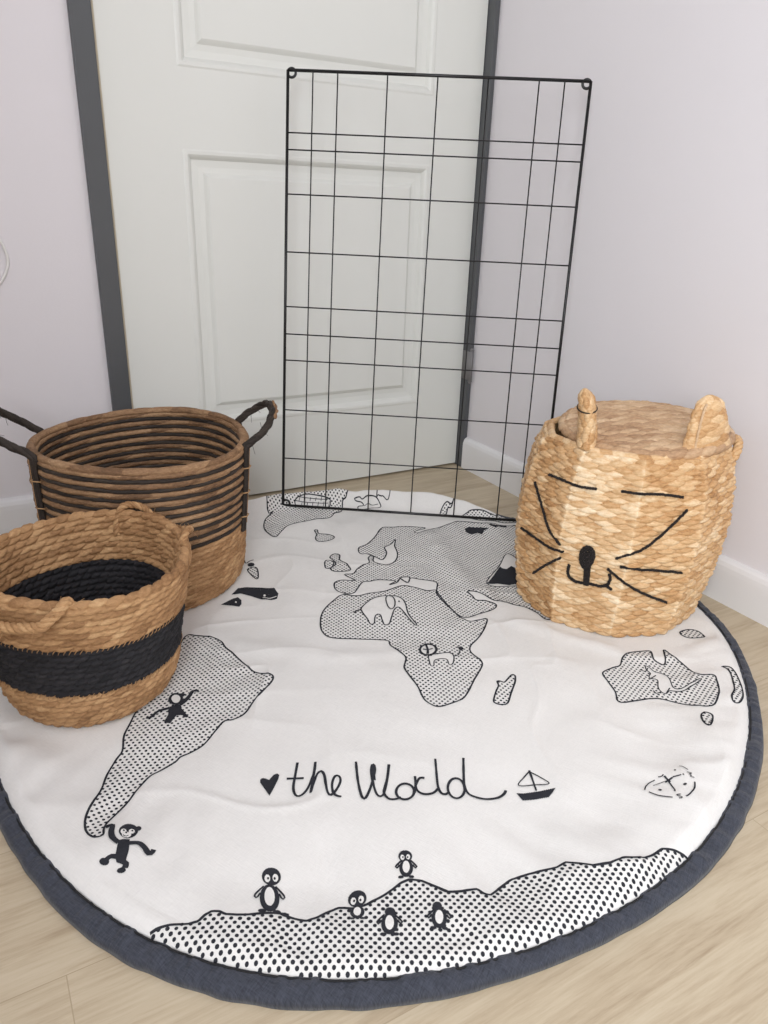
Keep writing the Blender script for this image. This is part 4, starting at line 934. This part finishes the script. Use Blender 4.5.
        b2.tube([((wd*.79+.0045)*math.copysign(abs(math.cos(t))**.9, math.cos(t)), .012*t0*t0+.0165*math.sin(t), t0*hh+.002*math.cos(t)) for t in np.linspace(0, 2*math.pi, 30, endpoint=False)], .0011, 6, closed=True)
        for nm_, bb, mm_ in (('ear_piping', b, M_hyaL), ('ear_cord', b2, M_yarn)):
            if (nm_ == 'ear_cord') == (ang > -150): continue
            o = bb.build(nm_, mm_, lid); o.location = e.location; o.rotation_euler = e.rotation_euler
    hb_ = MB(); hp = [wv.on(-58, zt-.020, .002), wv.on(-56, zt-.006, .014), wv.on(-50, zt+.004, .021), wv.on(-43, zt+.004, .021), wv.on(-37, zt-.006, .014), wv.on(-35, zt-.020, .002)]
    hb_.rope(catmull(hp, False, 8), .0085, 3, .03); hb_.build('side_handle', M_hya, root)
cat_basket()

# ------------------------------------------------------------------ wire grid panel
def wire_panel():
    O = np.array([-.6419, -.1573, .0324]); U = np.array([.8354, -.5495, -.0111]); n0 = np.array([.0677, .0829, .9943])
    U /= np.linalg.norm(U); Vv = n0-U*(n0@U); Vv /= np.linalg.norm(Vv); Nn = np.cross(U, Vv)
    w_, h_ = .6292, .9500
    root = thing('wire_grid_panel', 'black metal wire wall grid leaning on the right wall, standing on the mat', 'wall grid', tuple(O))
    pt = lambda u, v, n=0: u*w_*U+v*h_*Vv+n*Nn
    f = MB(); R = .0033
    for a, b in (((0, 0), (1, 0)), ((1, 0), (1, 1)), ((1, 1), (0, 1)), ((0, 1), (0, 0))):
        f.tube([pt(*a), pt(*b)], R, 12)
    f.build('frame', M_black, root)
    for u in (1/12, 2/12, 4/12, 6/12, 8/12, 10/12, 11/12):
        m = MB(); m.tube([pt(u, 0, -.003), pt(u, 1, -.003)], .0015, 8); m.build('wire', M_black, root)
    for v in (.875, .840, .7465, .6205, .4965, .4325, .370, .248, .1245):
        m = MB(); m.tube([pt(0, v, .000), pt(1, v, .000)], .0015, 8); m.build('wire', M_black, root)
    for cu, cv in ((0, 0), (1, 0), (1, 1), (0, 1)):
        c = pt(cu, cv)+(U*(.008 if cu == 0 else -.008))+(Vv*(.005 if cv == 0 else -.005))*1.0
        m = MB(); m.tube([c+.0085*(math.cos(t)*U+math.sin(t)*Vv) for t in np.linspace(0, 2*math.pi, 28, endpoint=False)], .0028, 8, closed=True)
        m.build('eyelet', M_black, root)
wire_panel()

c = MB(); c.tube(catmull([(-1.30, -.0029, .80), (-1.235, -.0029, .73), (-1.185, -.0029, .668), (-1.160, -.0029, .610), (-1.166, -.0029, .572), (-1.195, -.0029, .538), (-1.25, -.0029, .515), (-1.33, -.0029, .51)], False, 10), .0028, 8)
o = c.build('cable', M_cable); o['label'] = 'thin white cable looping on the wall at the left edge of the photo'; o['category'] = 'cable'

# ------------------------------------------------------------------ light
W = bpy.data.worlds.new('warm_fill'); SC.world = W; W.use_nodes = True
bg = W.node_tree.nodes['Background']; bg.inputs[0].default_value = (1, .82, .75, 1); bg.inputs[1].default_value = .36  # even pinkish fill, added in place of warm bounce in the room
def area(name, loc, target, sx, sy, power, col):
    l = bpy.data.lights.new(name, 'AREA'); l.shape = 'RECTANGLE'; l.size = sx; l.size_y = sy; l.energy = power; l.color = col
    o = bpy.data.objects.new(name, l); COL.objects.link(o); o.location = loc
    o.rotation_euler = (Vector(target)-Vector(loc)).to_track_quat('-Z', 'Y').to_euler(); return o
area('window_daylight', (-1.87, -2.65, 1.45), (0, -2.65, 1.3), 1.3, 1.3, 71, (.90, .955, 1))

# ------------------------------------------------------------------ camera
cam = bpy.data.cameras.new('camera'); co = bpy.data.objects.new('camera', cam); COL.objects.link(co)
cam.sensor_fit = 'VERTICAL'; cam.sensor_height = 36; cam.lens = 737/1024*36; cam.clip_start = .02
Rc = Matrix(((0.87089, -0.49046, 0.03169), (-0.16268, -0.3485, -0.92308), (0.46378, 0.79874, -0.38329)))
M = (Matrix(((1, 0, 0), (0, -1, 0), (0, 0, -1))) @ Rc).transposed().to_4x4(); M.translation = Vector((-1.2698, -1.735, .72)); co.matrix_world = M
SC.camera = co
vs = SC.view_settings; vs.view_transform = 'Standard'; vs.look = 'None'; vs.gamma = 1; vs.exposure = 0.0; vs.use_curve_mapping = False
